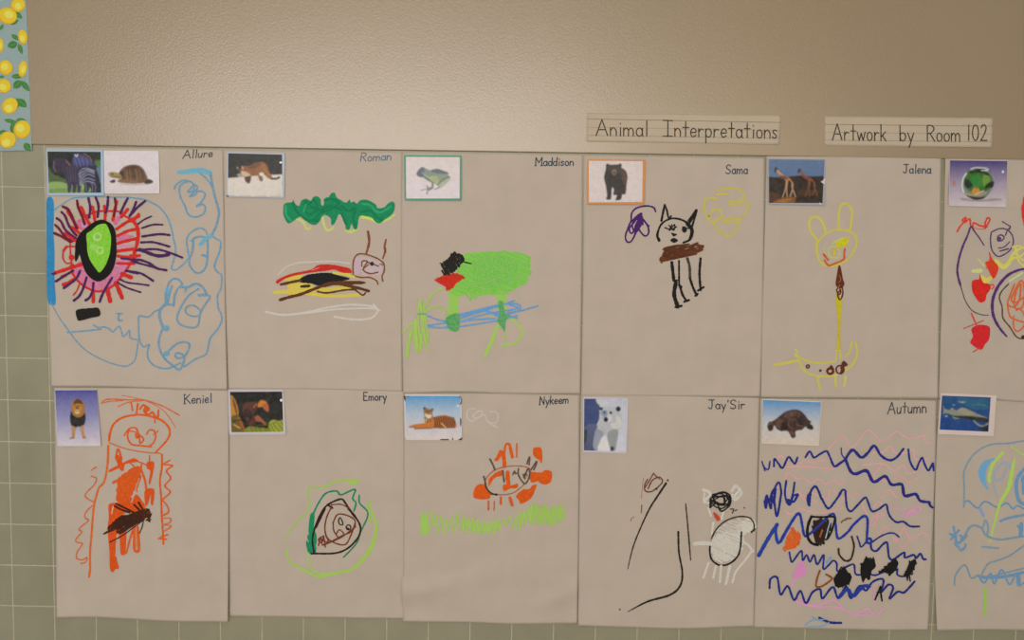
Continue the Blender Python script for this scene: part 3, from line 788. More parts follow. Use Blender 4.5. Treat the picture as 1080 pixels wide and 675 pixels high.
# ================================================================== 4: cat with purple flower
s = sheet('paper sheet drawn with a black outlined cat with brown body, purple scribble and yellow loops',
          [(616, 163.7), (710, 165.2), (806.5, 166.8)], [(612.8, 417.6), (700, 418), (802, 418.5)], [(616, 163.7), (614.8, 300), (612.8, 417.6)], [(806.5, 166.8), (805, 300), (802, 418.5)],
          (176, 158, 138), 0.0014, lb=0.0, lr=0.0025, seed=4)
s.text(nm, (52, 60, 70), 1.15, 'Sama', 764.8, 183.2, 789, 183.2, 9.4, 0.05)
s.crop(612, 160, 6.75)
p = 'purple_flower'
PU = (72, 30, 92)
s.S(p, PU, 1.9, [(537, 428), (522, 398), (470, 386), (400, 402), (366, 440), (362, 490), (345, 530), (322, 600), (332, 640), (360, 640), (385, 600), (402, 560)])
s.S(p, PU, 1.9, [(430, 440), (385, 500), (348, 550), (370, 580), (410, 500), (440, 460), (420, 520), (390, 590), (400, 540), (430, 480), (445, 520), (415, 470), (370, 520), (395, 570), (440, 500), (405, 480)])
s.S(p, PU, 1.9, [(440, 470), (480, 530), (486, 580), (460, 600), (425, 565), (402, 520)]); s.S(p, PU, 2.2, [(360, 500), (435, 440), (390, 540), (445, 490), (400, 570)]); s.S(p, PU, 1.6, [(440, 480), (490, 530)])
p = 'yellow_cloud'
s.crop(735, 165, 7.5)
s.S(p, YEL, 2.2, [(155, 302), (250, 298)]); s.S(p, YEL, 2.3, [(160, 268), (270, 250), (350, 268), (368, 330), (330, 378), (255, 382), (262, 357), (340, 350), (402, 367), (395, 430), (350, 490), (270, 520), (205, 517), (250, 487), (320, 500), (325, 560), (290, 605), (240, 628), (190, 600), (130, 530), (80, 480), (60, 420), (65, 345), (115, 328), (160, 345)])
s.S(p, YEL, 2, [(130, 522), (190, 480), (192, 430), (150, 412), (105, 455), (92, 480)]); s.disc(p, (140, 120, 40), 95, 472, 8); s.S(p, YEL, 2, [(80, 480), (130, 525), (170, 490)])
s.crop(680, 205, 5.4)
BC = (28, 26, 24)
p = 'cat_drawing/head'
s.S(p, BC, (3.4, 2.2, 2, 2, 2.2, 3.2, 3, 2), [(82, 262), (72, 230), (95, 170), (150, 138), (210, 145), (255, 175), (272, 215), (255, 258), (220, 275)])
for a in ([(115, 190), (150, 200), (180, 185)], [(138, 176), (165, 205), (170, 172), (140, 206), (155, 172)]): s.S(p, BC, 1.4, a)
s.disc(p, BC, 226, 200, 15, 18); s.S(p, BC, 1.2, [(215, 185), (250, 195)]); s.fill(p, BC, [(150, 218), (168, 222), (185, 228), (165, 240), (155, 230)]); s.fill(p, BC, [(145, 262), (165, 248), (190, 262), (168, 276)])
s.S(p, BC, 2.6, [(240, 170), (266, 205), (258, 250)])
p = 'cat_drawing/ear'
s.S(p + '#a', BC, 2.4, [(95, 150), (105, 100), (114, 60)]); s.S(p + '#a', BC, 2, [(114, 60), (126, 90), (135, 132), (150, 124)])
s.S(p + '#b', BC, 2.2, [(250, 150), (275, 115), (296, 88), (285, 130), (270, 182)]); s.S(p + '#b', BC, 2.4, [(256, 160), (285, 115)])
p = 'cat_drawing/body'
BB = (96, 52, 26)
s.zig(p, BB, 1.7, [(105, 300), (200, 290), (270, 282), (330, 295), (290, 345), (180, 370), (95, 390), (95, 350), (125, 325)], -12, 1.75, 2.5); s.zig(p, (84, 44, 24), 1.7, [(130, 305), (240, 295), (290, 310), (240, 350), (130, 365), (110, 340)], -25, 1.9, 2)
s.S(p, BB, 1.8, [(240, 300), (302, 276)]); s.S(p, BB, 2, [(200, 340), (290, 320), (335, 296), (300, 292)]); s.S(p, BB, 2.4, [(95, 388), (110, 360)])
p = 'cat_drawing/leg'
s.L(p + '#a', BC, 3.4, [(154, 388), (166, 490)]); s.S(p + '#a', BC, 4.2, [(178, 498), (168, 570), (188, 640)]); s.S(p + '#a', BC, 2.4, [(175, 642), (210, 635)]); s.S(p + '#a', BC, 1.4, [(160, 490), (190, 488)])
s.S(p + '#b', BC, 2, [(195, 378), (196, 520)]); s.S(p + '#b', BC, 2.6, [(200, 520), (215, 570), (236, 605)]); s.S(p + '#b', BC, 2.4, [(225, 612), (252, 602)]); s.disc(p + '#b', BC, 205, 528, 10)
s.S(p + '#c', (64, 60, 54), 2.8, [(243, 365), (255, 410), (258, 480)]); s.S(p + '#c', BC, 2.6, [(258, 480), (275, 530), (296, 575)]); s.S(p + '#c', BC, 2.2, [(288, 578), (302, 566)])
s.S(p + '#d', BC, 2.6, [(318, 365), (312, 450), (318, 545)]); s.S(p + '#d', BC, 2.2, [(303, 548), (336, 528)])

# ================================================================== 5: yellow giraffe
s = sheet('paper sheet drawn with a thin yellow giraffe with two round ears and brown neck',
          [(808.5, 164.6), (900, 165.4), (992.5, 167)], [(802.4, 419), (900, 419.6), (989.5, 420)], [(808.5, 164.6), (805, 300), (802.4, 419)], [(992.5, 167), (990.8, 300), (989.3, 420)],
          (172, 152, 132), 0.003, lt=0.0026, lb=0.0028, lr=0.006, ll=0.0015, seed=5)
s.text(nm, (48, 58, 70), 1.15, 'Jalena', 951.8, 182.6, 982.4, 182.8, 9.2, 0.03)
s.crop(845, 205, 5.87)
p = 'giraffe_drawing/head'
s.S(p, YEL, 2.3, [(100, 300), (98, 360), (115, 410), (150, 440), (205, 442), (280, 410), (330, 340), (342, 270), (300, 230), (220, 218), (150, 245), (100, 300), (92, 355)])
s.S(p, (180, 175, 80, 1), 1.6, [(170, 345), (195, 320), (235, 345), (228, 390), (180, 385)], True); s.S(p, (180, 180, 90, 1), 1.2, [(140, 330), (155, 380)]); s.disc(p, (192, 170, 36), 205, 358, 10, 22)
s.fill(p, (196, 178, 30), [(212, 312), (250, 272), (290, 270), (285, 310), (245, 330)]); s.S(p, (180, 180, 90, 1), 1.6, [(190, 310), (225, 285), (260, 270)])
s.S(p, (190, 84, 36), 2.1, [(145, 408), (168, 440), (200, 432), (262, 402), (266, 370), (270, 338)]); s.S(p, (190, 84, 36), 2.4, [(140, 372), (166, 405)])
p = 'giraffe_drawing/ear'
s.S(p + '#a', YEL, 2.4, [(105, 290), (62, 230), (50, 180), (68, 142), (110, 145), (140, 190), (152, 245)]); s.S(p + '#b', YEL, 2.6, [(235, 222), (232, 140), (240, 82), (270, 55), (305, 80), (315, 130), (302, 215)])
p = 'giraffe_drawing/neck'
s.crop(795, 280, 4.82)
s.fill(p, (186, 166, 26), [(420, 120), (448, 180), (440, 300), (440, 438), (421, 438), (427, 300), (418, 180)], False); s.S(p, YEL, 1.6, [(422, 430), (416, 490)]); s.S(p, YEL, 1.6, [(438, 430), (440, 480)])
s.crop(845, 205, 5.87)
NB = (92, 42, 24)
s.fill(p, NB, [(232, 440), (245, 450), (258, 520), (268, 555), (250, 580), (225, 575), (213, 555), (222, 490)])
s.S(p, NB, 1.6, [(225, 560), (245, 600), (232, 620), (220, 590), (250, 570), (258, 610), (248, 645), (236, 650), (226, 615), (245, 590)]); s.S(p, (150, 90, 40), 0.8, [(235, 500), (245, 530), (232, 545)]); s.S(p, (150, 100, 50), 0.8, [(240, 560), (230, 580), (246, 585)])
p = 'giraffe_drawing/body'
s.crop(810, 345, 9.64)
s.S(p, YEL, 2.3, [(272, 275), (330, 312), (420, 350), (550, 365), (690, 345)]); s.S(p, YEL, 2.3, [(320, 345), (342, 410), (420, 475), (550, 500), (680, 490), (740, 460), (840, 400), (888, 330), (905, 250), (890, 150)]); s.S(p, YEL, 2.2, [(790, 300), (830, 250), (852, 150)]); s.S(p, (188, 176, 70, 1), 2, [(282, 225), (295, 255), (280, 290)])
s.ring(p, NB, 1.7, 405, 400, 15); s.disc(p, NB, 533, 442, 14); s.ring(p, NB, 2.6, 632, 448, 30, 28); s.fill(p, NB, [(620, 420), (640, 385), (665, 410), (672, 440), (645, 430)])
s.ring(p, NB, 1.7, 733, 432, 40, 42); s.fill(p, NB, [(735, 400), (775, 400), (770, 440), (750, 482), (725, 470), (740, 440)]); s.fill(p, NB, [(745, 375), (770, 342), (812, 380), (790, 400), (762, 400)])
s.S('giraffe_drawing/tail', YEL, 3, [(62, 382), (180, 365), (305, 338)])
for i, a in enumerate(([(505, 510), (515, 570), (528, 635)], [(682, 495), (690, 605)], [(788, 500), (775, 600)])): s.S('giraffe_drawing/leg#%d' % i, (188, 176, 70, 1), 2.6, a)

# ================================================================== 6: fish bowl drawing
s = sheet('paper sheet drawn with red fish, a purple smiling face and a big purple ring',
          [(997, 167.2), (1090, 168.6), (1187, 170.3)], [(989.8, 420.3), (1040, 420.6), (1085, 424), (1180, 423)], [(997, 167.2), (994.6, 270), (989.8, 420.3)], [(1187, 170.3), (1186, 300), (1180, 423)],
          (168, 150, 132), 0.002, lt=0.0036, lb=0.0035, seed=6)
s.crop(1000, 205, 7.94)
p = 'red_squiggle'
RD = (202, 58, 40)
s.S(p, RD, 1.9, [(75, 312), (100, 270), (130, 232), (120, 215), (150, 192), (140, 235), (180, 205), (188, 260), (205, 270), (215, 238), (265, 262), (305, 270), (310, 285), (350, 212), (330, 198), (308, 250), (325, 272)]); s.S(p, (206, 100, 80), 1.2, [(205, 278), (260, 290), (310, 290)])
p = 'smiling_face'
PV = (84, 54, 92)
s.S(p, PV, 1.5, [(362, 315), (355, 380), (365, 460), (400, 510), (440, 517), (510, 475), (545, 410), (535, 340), (490, 295), (430, 287), (370, 312)]); s.S(p, PV, 1.5, [(412, 380), (418, 350), (445, 340), (470, 360), (450, 385), (415, 388), (425, 360)]); s.disc(p, PV, 432, 370, 14)
s.S(p, PV, 1.3, [(422, 450), (470, 440), (515, 398)]); s.S(p, PV, 1.6, [(435, 475), (505, 455)]); s.S(p, PV, 1.3, [(455, 228), (490, 250), (522, 272), (500, 295), (480, 342)]); s.S(p, PV, 1.3, [(522, 272), (512, 295)])
p = 'yellow_scribble'
YS = (200, 186, 70, 1)
for a, w in (([(395, 548), (440, 590), (480, 600), (560, 480), (640, 440)], 2.6), ([(540, 440), (600, 432), (640, 452)], 2), ([(450, 620), (560, 530), (600, 570), (640, 605)], 2.2), ([(560, 440), (590, 520), (640, 490)], 2), ([(400, 570), (470, 615), (520, 560)], 3), ([(250, 540), (300, 600)], 1.2), ([(560, 500), (640, 560)], 1.6)): s.S(p, YS, w, a)
s.S(p, (188, 196, 112, 1), 4, [(210, 642), (272, 640)])
s.crop(1000, 270, 6.14)
s.fill(p, (208, 180, 62, 1), [(205, 120), (250, 140), (285, 125), (280, 155), (240, 185), (215, 160)]); s.S(p, (180, 195, 110, 1), 2, [(400, 160), (480, 110)]); s.S(p, YS, 2.2, [(320, 30), (360, 60), (420, 10)])
p = 'fish_drawing'
s.fill(p + '#a', (206, 62, 26), [(240, 42), (262, 32), (275, 0), (290, 25), (325, 70), (312, 125), (290, 145), (265, 100)], True, (200, 50, 30)); s.S(p + '#a', RD, 1.6, [(268, -20), (276, 20)]); s.S(p + '#a', RD, 1.2, [(262, 45), (250, 80)])
s.fill(p + '#b', (204, 36, 28), [(155, 165), (180, 152), (200, 150), (205, 115), (216, 150), (232, 175), (268, 182), (275, 212), (250, 250), (240, 290), (205, 300), (175, 265), (155, 220)]); s.S(p + '#b', RD, 1.3, [(270, 190), (292, 185), (295, 205), (282, 212)])
s.fill(p + '#c', (196, 34, 38), [(150, 475), (180, 450), (230, 446), (270, 465), (265, 540), (240, 570), (220, 605), (190, 600), (150, 570), (143, 555), (160, 520)]); s.S(p + '#c', RD, 1.6, [(150, 372), (188, 455)]); s.S(p + '#c', (176, 70, 60), 1.2, [(100, 470), (230, 418)]); s.S(p + '#c', RD, 1.3, [(162, 622), (205, 595)])
p = 'purple_ring'
s.S(p, (80, 44, 96), (2, 3, 3.2, 3.2, 3, 2.4, 1), [(378, 520), (340, 475), (306, 420), (288, 360), (290, 280), (322, 200), (380, 130), (440, 97), (500, 84), (600, 90)])
s.S(p, (92, 62, 42), 1.5, [(392, 180), (350, 225), (332, 270), (350, 330), (355, 400), (400, 460), (440, 520), (480, 535), (540, 520)]); s.disc(p, (50, 34, 28), 485, 525, 12)
OG = (212, 92, 40)
s.S(p, OG, 1.8, [(430, 182), (400, 260), (387, 310), (420, 330), (460, 290), (470, 180), (440, 230), (430, 330), (480, 330), (495, 240), (480, 160), (450, 190), (410, 280), (440, 300), (500, 260)]); s.S(p, OG, 1.7, [(385, 320), (400, 390), (440, 412), (500, 432)]); s.S(p, OG, 1.7, [(425, 390), (425, 460), (450, 488), (490, 455), (500, 400), (470, 345), (440, 352)])
p = 'purple_outline'
s.S(p, (84, 46, 96), (2.4, 2.2, 1.2), [(80, 190), (64, 130), (60, 80), (75, 0), (100, -75), (125, -130), (148, -190), (170, -160), (200, -120), (232, -70)])
s.S(p, (70, 60, 60), 1.0, [(78, 185), (95, 240), (112, 290), (155, 352), (215, 380), (262, 383)])
s.crop(0, 0, 1)
s.S('red_mark', (200, 50, 42), 4.5, [(1081.5, 209), (1079.5, 222), (1081.5, 236)])

# ================================================================== 7: orange standing figure
s = sheet('paper sheet drawn with a tall orange figure with a round face and dark brown scribble',
          [(57, 408.6), (150, 409.3), (241, 411.5)], [(59.5, 651.6), (100, 651.2), (140, 653.2), (180, 655.5), (240.4, 656.2)], [(57, 408.6), (58.8, 530), (59.5, 651.6)], [(241, 411.5), (241.3, 530), (240.4, 656.2)],
          (172, 157, 147), 0.0016, lb=0.006, lr=0.0042, seed=7)
s.text(nm, (58, 68, 84), 1.15, 'Keniel', 193.6, 425.8, 224, 424.6, 9.6, 0.0)
p = 'figure_drawing/head'
s.crop(80, 410, 8.43)
s.S(p, ORG, (2.6, 2.3, 2.2, 2.3, 2.2, 2), [(295, 460), (305, 390), (340, 310), (420, 255), (540, 232), (640, 240), (760, 280), (822, 340), (835, 400), (800, 470), (710, 565)]); s.S(p, (196, 100, 60), 1.3, [(295, 478), (400, 520), (520, 550), (640, 568), (745, 575), (765, 600), (760, 680)])
s.S(p, ORG, 1.7, [(430, 415), (470, 360), (520, 345), (550, 380), (545, 440), (530, 400), (590, 430), (600, 460), (572, 480), (562, 425)]); s.S(p, ORG, 1.8, [(470, 370), (460, 430), (490, 490), (560, 505), (670, 516)]); s.S(p, ORG, 1.6, [(630, 405), (650, 370), (690, 370), (710, 420), (690, 480), (648, 512)]); s.S(p, ORG, 1.3, [(690, 412), (730, 375)]); s.S(p, ORG, 1.4, [(480, 375), (560, 400), (570, 490)])
p = 'figure_drawing/hair'
OT = (200, 100, 56)
s.S(p, OT, 1.4, [(228, 128), (260, 100), (330, 92), (480, 100), (600, 100), (760, 150), (922, 237)]); s.S(p, OT, 0.9, [(410, 60), (520, 80), (640, 115), (760, 180), (840, 270), (885, 345)]); s.S(p, OT, 1.2, [(370, 160), (470, 120), (600, 105)]); s.S(p, OT, 1.2, [(228, 130), (300, 112), (420, 104)])
s.S(p, ORG, 1.7, [(490, 120), (505, 195)]); s.S(p, ORG, 2, [(550, 135), (540, 215)]); s.S(p, ORG, 2.2, [(570, 180), (600, 145), (640, 180), (605, 190), (640, 230), (680, 210), (700, 240), (725, 262), (735, 192)]); s.disc(p, ORG, 630, 180, 28, 26); s.S(p, ORG, 1.4, [(695, 250), (705, 302)])
p = 'figure_drawing/arm'
s.S(p + '#a', (204, 106, 40), 2.4, [(288, 508), (285, 600), (282, 675)])
s.crop(75, 470, 9)
s.S(p + '#a', (204, 96, 34), 2.1, [(352, 0), (350, 120), (335, 250), (310, 350), (265, 400), (235, 490), (215, 580), (206, 675), (202, 720), (194, 830), (184, 940), (178, 1060), (180, 1160), (170, 1248)])
s.S(p + '#b', ORG, 1.9, [(862, 85), (862, 200), (843, 330), (855, 500), (860, 675), (866, 740), (872, 840), (876, 935)]); s.S(p + '#b', ORG, 1.7, [(830, 882), (905, 890)]); s.S(p + '#b', ORG, 1.7, [(845, 870), (920, 845)])
p = 'orange_squiggle'
s.S(p + '#a', OT, 1.4, [(190, 290), (240, 312), (220, 370), (150, 440), (133, 480), (165, 510), (205, 530)]); s.S(p + '#a', OT, 1.4, [(200, 570), (150, 620), (128, 660), (138, 690), (165, 712), (95, 770), (75, 800), (100, 820), (45, 890), (55, 918), (106, 932), (58, 1010), (52, 1068), (106, 1084), (150, 1062), (138, 1105), (95, 1120)]); s.S(p + '#a', OT, 1.4, [(192, 235), (215, 215), (240, 205)])
s.S(p + '#b', ORG, 1.7, [(935, 140), (882, 178), (962, 190), (905, 240), (945, 310), (890, 380), (940, 440), (880, 500), (868, 520), (905, 560), (925, 630), (870, 665)]); s.S(p + '#b', OT, 1.4, [(890, 540), (922, 592), (918, 632), (875, 655)]); s.S(p + '#b', OT, 1.5, [(880, 690), (940, 690), (938, 730), (885, 750), (950, 765), (880, 815)])
p = 'figure_drawing/body'
OB = (208, 76, 20)
s.fill(p, OB, [(440, 190), (470, 175), (540, 140), (600, 120), (640, 150), (560, 165), (510, 180), (490, 240), (460, 215), (365, 252), (360, 232), (425, 195)]); s.S(p, ORG, 2, [(425, 120), (440, 35), (460, 60), (478, 130)]); s.fill(p, OB, [(420, 100), (450, 90), (480, 140), (500, 230), (470, 235), (430, 150)])
s.zig(p, OB, 1.9, [(645, 195), (665, 225), (640, 300), (600, 400), (568, 480), (555, 535), (440, 535), (442, 350), (490, 290), (560, 240)], 60, 2.1, 1.6); s.zig(p, ORG, 1.9, [(650, 195), (660, 240), (560, 480), (550, 540), (440, 540), (445, 340), (500, 280)], 95, 2.2, 1.5)
s.S(p, ORG, 2.5, [(398, 352), (440, 330), (495, 308)]); s.S(p, ORG, 1.3, [(560, 165), (620, 215)]); s.S(p, ORG, 2.2, [(660, 220), (700, 330), (715, 440)]); s.S(p, ORG, 1.4, [(662, 290), (625, 400), (622, 440)]); s.S(p, ORG, 1.4, [(600, 140), (660, 160), (715, 185)]); s.S(p, ORG, 1.3, [(745, 95), (742, 165)])
s.fill(p, OB, [(720, 160), (785, 158), (775, 260), (748, 365), (735, 345), (752, 240), (722, 220)]); s.fill(p, OB, [(700, 430), (785, 415), (776, 560), (755, 550), (758, 460), (725, 560), (705, 565)]); s.fill(p, OB, [(605, 470), (640, 480), (690, 560), (700, 640), (560, 640), (575, 560)])
s.crop(75, 530, 8.43)
s.fill(p, OB, [(335, 20), (400, 5), (520, 0), (640, 0), (640, 60), (520, 70), (440, 140), (430, 265), (330, 265), (335, 130)]); s.fill(p, OB, [(332, 255), (408, 255), (402, 480), (425, 578), (402, 590), (385, 600), (372, 620), (345, 590), (340, 430)]); s.fill(p, OB, [(425, 250), (485, 250), (480, 440), (460, 465), (440, 455), (432, 330)])
s.S(p, ORG, 2, [(548, 245), (515, 350), (490, 440), (462, 462)]); s.S(p, ORG, 2.6, [(562, 220), (560, 400), (580, 435), (602, 410), (590, 215)]); s.S(p, (216, 130, 70), 1.3, [(578, 260), (580, 400)])
s.S(p, (190, 172, 160), 1.0, [(360, 100), (375, 30)]); s.S(p, (190, 172, 160), 0.9, [(408, 290), (398, 480)])
p = 'figure_drawing/brown_scribble'
DB = (64, 32, 18)
s.zig(p, DB, 1.7, [(300, 290), (330, 215), (380, 170), (440, 120), (540, 100), (620, 65), (690, 55), (700, 150), (650, 150), (600, 180), (520, 240), (440, 275), (350, 240)], -33, 1.9, 2.2); s.zig(p, (58, 29, 17), 1.8, [(400, 150), (540, 100), (620, 80), (620, 150), (500, 220), (380, 230)], -20, 1.8, 1.5); s.S(p, DB, 1.3, [(345, 352), (460, 290), (650, 150)]); s.S(p, DB, 1.1, [(645, 150), (630, 220), (608, 272)]); s.S(p, DB, 2, [(690, 130), (698, 170)])
for a in ([(385, 30), (440, 60), (520, 90)], [(400, 10), (520, 70), (600, 110)], [(560, 20), (620, 80)], [(600, 0), (680, 130)], [(620, 110), (690, 65)]): s.S(p, DB, 2.2, a)

# ================================================================== 8: brown face in green rings
s = sheet('paper sheet drawn with a small brown face inside dark green and lime rings',
          [(241, 410.2), (330, 410.4), (426, 412.8)], [(242.4, 650), (330, 651.3), (426, 652.7)], [(241, 410.2), (241.8, 530), (242.4, 650)], [(426, 412.8), (426.4, 530), (426, 652.7)],
          (178, 160, 146), 0.0026, lb=0.001, seed=8)
s.text(nm, (44, 54, 68), 1.15, 'Emory', 382.8, 422.4, 408, 422.2, 8.6, 0.0)
s.crop(295, 500, 5.87)
p = 'lime_ring'
s.S(p, LIME, (1, 1.8, 1.6, 1.6, 2.2, 2.4), [(30, 400), (100, 302), (165, 240), (185, 180), (178, 90), (270, 80), (370, 40), (485, 40)]); s.S(p, LIME, 3.2, [(430, 50), (475, 62)])
s.S(p, LIME, (1, 2.4, 4, 4.4, 3, 3, 3, 2.2, 1.6), [(562, 150), (568, 230), (598, 330), (572, 440), (522, 520), (440, 590), (320, 620), (240, 632), (150, 592), (70, 550), (45, 500), (52, 455)]); s.S(p, LIME, 1.5, [(175, 490), (192, 580), (260, 615), (330, 615)]); s.S(p, LIME, 2, [(545, 180), (560, 300)])
p = 'green_ring'
G2 = (26, 128, 92)
s.S(p, G2, 1.9, [(205, 252), (240, 180), (285, 120), (350, 105), (380, 128), (465, 95), (452, 150), (472, 180), (460, 228)]); s.S(p, G2, 1.7, [(492, 130), (495, 180), (542, 230), (540, 275), (500, 360), (480, 420), (440, 470), (395, 515)])
s.fill(p, (22, 132, 86), [(190, 250), (215, 248), (212, 340), (228, 380), (216, 480), (180, 488), (168, 450), (186, 400), (178, 350)]); s.zig(p, G2, 1.6, [(180, 380), (225, 380), (215, 490), (170, 470)], 70, 2)
p = 'face_drawing'
FD = (48, 26, 22)
s.S(p, FD, 2.0, [(213, 490), (203, 400), (230, 300), (270, 220), (310, 182), (380, 155), (408, 182), (440, 230), (490, 300), (500, 350), (480, 400), (420, 460), (340, 490), (195, 492)]); s.S(p, FD, 2.2, [(225, 330), (260, 255), (280, 215)]); s.S(p, FD, 2.2, [(300, 192), (325, 210)]); s.S(p, FD, 2.6, [(425, 212), (465, 262)])
FB = (112, 52, 32)
s.S(p, FB, 1.5, [(322, 200), (290, 270), (280, 350), (310, 410), (400, 438), (440, 380), (468, 300)]); s.S(p, FB, 1.5, [(330, 300), (360, 250), (420, 257), (466, 290), (450, 350), (380, 385), (310, 422), (262, 440)]); s.S(p, FB, 1.4, [(330, 300), (335, 350), (362, 395)]); s.S(p, FB, 1.3, [(318, 190), (380, 188), (430, 212)])
s.S(p, (40, 24, 22), 1.3, [(375, 270), (392, 310), (372, 312), (364, 288)], True); s.ring(p, (40, 24, 22), 1.4, 426, 330, 14, 15); s.disc(p, (40, 24, 22), 422, 338, 7)
s.S(p, FB, 1.3, [(348, 375), (370, 345), (398, 375), (360, 392)]); s.S(p, FB, 1.4, [(470, 325), (380, 392), (272, 440)]); s.S(p, FB, 1.4, [(240, 442), (252, 392), (262, 430), (240, 405), (270, 385), (262, 420)]); s.S(p, FB, 1.4, [(272, 382), (282, 452)]); s.S(p, FB, 1.4, [(285, 380), (300, 420), (255, 410)])

# ================================================================== 9: orange crab-like tiger over grass
s = sheet('paper sheet drawn with an orange patchy tiger above a row of lime grass',
          [(425, 414.6), (520, 414.8), (611, 416.3)], [(424.2, 655.6), (500, 656.8), (540, 658.2), (608.6, 657.6)], [(425, 414.6), (425.3, 520), (423.4, 600), (424.2, 655.6)], [(611, 416.3), (610.6, 520), (610, 583), (608.6, 657.6)],
          (176, 157, 141), 0.0018, lb=0.002, lr=0.0022, bumps=[(445, 622, 42, 11, -12, 0.011), (482, 598, 40, 10, -28, -0.004), (590, 630, 30, 10, -20, 0.008), (520, 620, 26, 12, 10, -0.002), (450, 645, 40, 8, 4, -0.002)], seed=9)
s.text(nm, (48, 58, 66), 1.15, 'Nykeem', 568.2, 427, 600, 425.2, 8.6, 0.08)
p = 'white_scribble'
s.crop(422, 410, 9.82)
s.S(p, (190, 176, 163, 1), 1.4, [(690, 250), (700, 310), (740, 335), (790, 310), (850, 270), (840, 232), (795, 240), (755, 290), (800, 300), (870, 270), (900, 330), (950, 370), (1010, 402)]); s.S(p, (190, 176, 163, 1), 1.3, [(930, 240), (990, 240), (1018, 290), (985, 355), (925, 345)]); s.S(p, (190, 176, 163, 1), 1.2, [(690, 245), (720, 210), (780, 205)])
p = 'grass_drawing'
s.crop(435, 520, 6.35)
xs = [60, 100, 130, 165, 200, 240, 300, 360, 420, 480, 560, 600, 640, 700, 780, 860, 930, 1025]
tp = [120, 140, 120, 160, 150, 160, 130, 165, 180, 190, 175, 190, 130, 150, 75, 75, 80, 70]
bt = [280, 285, 240, 250, 285, 240, 250, 265, 270, 265, 272, 240, 225, 245, 200, 205, 215, 175]
rg = random.Random(5)
for (x0, x1, st) in ((58, 110, 6), (110, 330, 17), (330, 590, 10), (590, 700, 22), (700, 800, 11), (800, 950, 8), (940, 1028, 10)):
    ln = []; x = x0; up = False
    while x <= x1:
        ln.append((x + rg.uniform(-3, 3) + (0 if up else -6), (np.interp(x, xs, tp) if up else np.interp(x, xs, bt)) + rg.uniform(-14, 14))); up = not up; x += st
    s.L(p, (148, 188, 66, 1), 1.35, ln)
OR9 = (222, 82, 18); G9 = (96, 74, 62)
s.crop(490, 460, 8.44)
p = 'tiger_drawing/tail'
s.fill(p, OR9, [(610, 112), (650, 98), (685, 115), (692, 220), (682, 240), (665, 215), (640, 198), (612, 170)])
p = 'tiger_drawing/body'
for q in ([(580, 370), (600, 320), (680, 325), (720, 302), (775, 320), (770, 400), (730, 430), (680, 422), (650, 402), (600, 415)], [(640, 430), (635, 460), (600, 540), (555, 580), (500, 602), (480, 565), (458, 540), (480, 505), (530, 470), (548, 475), (585, 465), (600, 440)], [(83, 480), (110, 440), (150, 425), (190, 442), (210, 480), (232, 540), (190, 562), (85, 550)], [(213, 415), (218, 380), (270, 330), (335, 305), (335, 350), (270, 370), (230, 425), (215, 450)], [(345, 432), (400, 438), (440, 432), (472, 422), (470, 460), (410, 465), (350, 490)]):
    s.fill(p, OR9, q)
s.L(p, OR9, 4, [(383, 322), (390, 425)]); s.L(p, OR9, 1.2, [(372, 330), (366, 390)])
for a, w in (([(272, 215), (300, 170), (320, 130), (330, 150), (312, 180), (292, 215)], 2.2), ([(345, 165), (352, 215), (356, 268)], 4), ([(345, 165), (335, 140)], 2), ([(350, 155), (368, 75), (400, 75), (412, 120), (428, 188)], 2.4), ([(402, 85), (425, 188)], 3.2)): s.S(p, OR9, w, a)
s.L(p, (200, 96, 50), 2, [(465, 70), (464, 185)])
s.S(p, (170, 92, 52), 1.2, [(185, 400), (200, 365), (270, 302), (380, 270), (490, 266), (560, 280), (590, 305), (578, 370), (540, 420), (460, 490), (400, 515), (330, 522), (230, 515), (200, 470)]); s.S(p, (90, 56, 40), 2.0, [(182, 405), (190, 450), (215, 490), (250, 515), (290, 520)]); s.disc(p, (50, 48, 30), 282, 520, 14, 10)
s.S(p, G9, 1.9, [(225, 205), (250, 250), (270, 300)]); s.S(p, G9, 1.9, [(170, 360), (180, 395)]); s.S(p, G9, 1.8, [(340, 308), (344, 350), (352, 405)])
p = 'tiger_drawing/head'
s.S(p, G9, 1.7, [(480, 290), (478, 340), (510, 400), (540, 422), (565, 390), (580, 330), (565, 290), (545, 330), (525, 350), (538, 378)]); s.S(p, G9, 1.5, [(428, 345), (445, 310), (450, 335), (465, 328)]); s.S(p, G9, 1.6, [(520, 340), (535, 375), (540, 330), (555, 350)]); s.S(p, G9, 1.7, [(555, 245), (578, 185), (574, 255)]); s.S(p, G9, 1.6, [(592, 298), (640, 225), (642, 240), (615, 300)])
for i, (a, w) in enumerate((([(213, 580), (212, 655)], 1.9), ([(265, 580), (262, 660)], 1.3), ([(322, 545), (322, 605)], 2.3), ([(403, 548), (412, 580), (425, 615)], 3.4))): s.S('tiger_drawing/leg#%d' % i, (204, 84, 34), w, a)

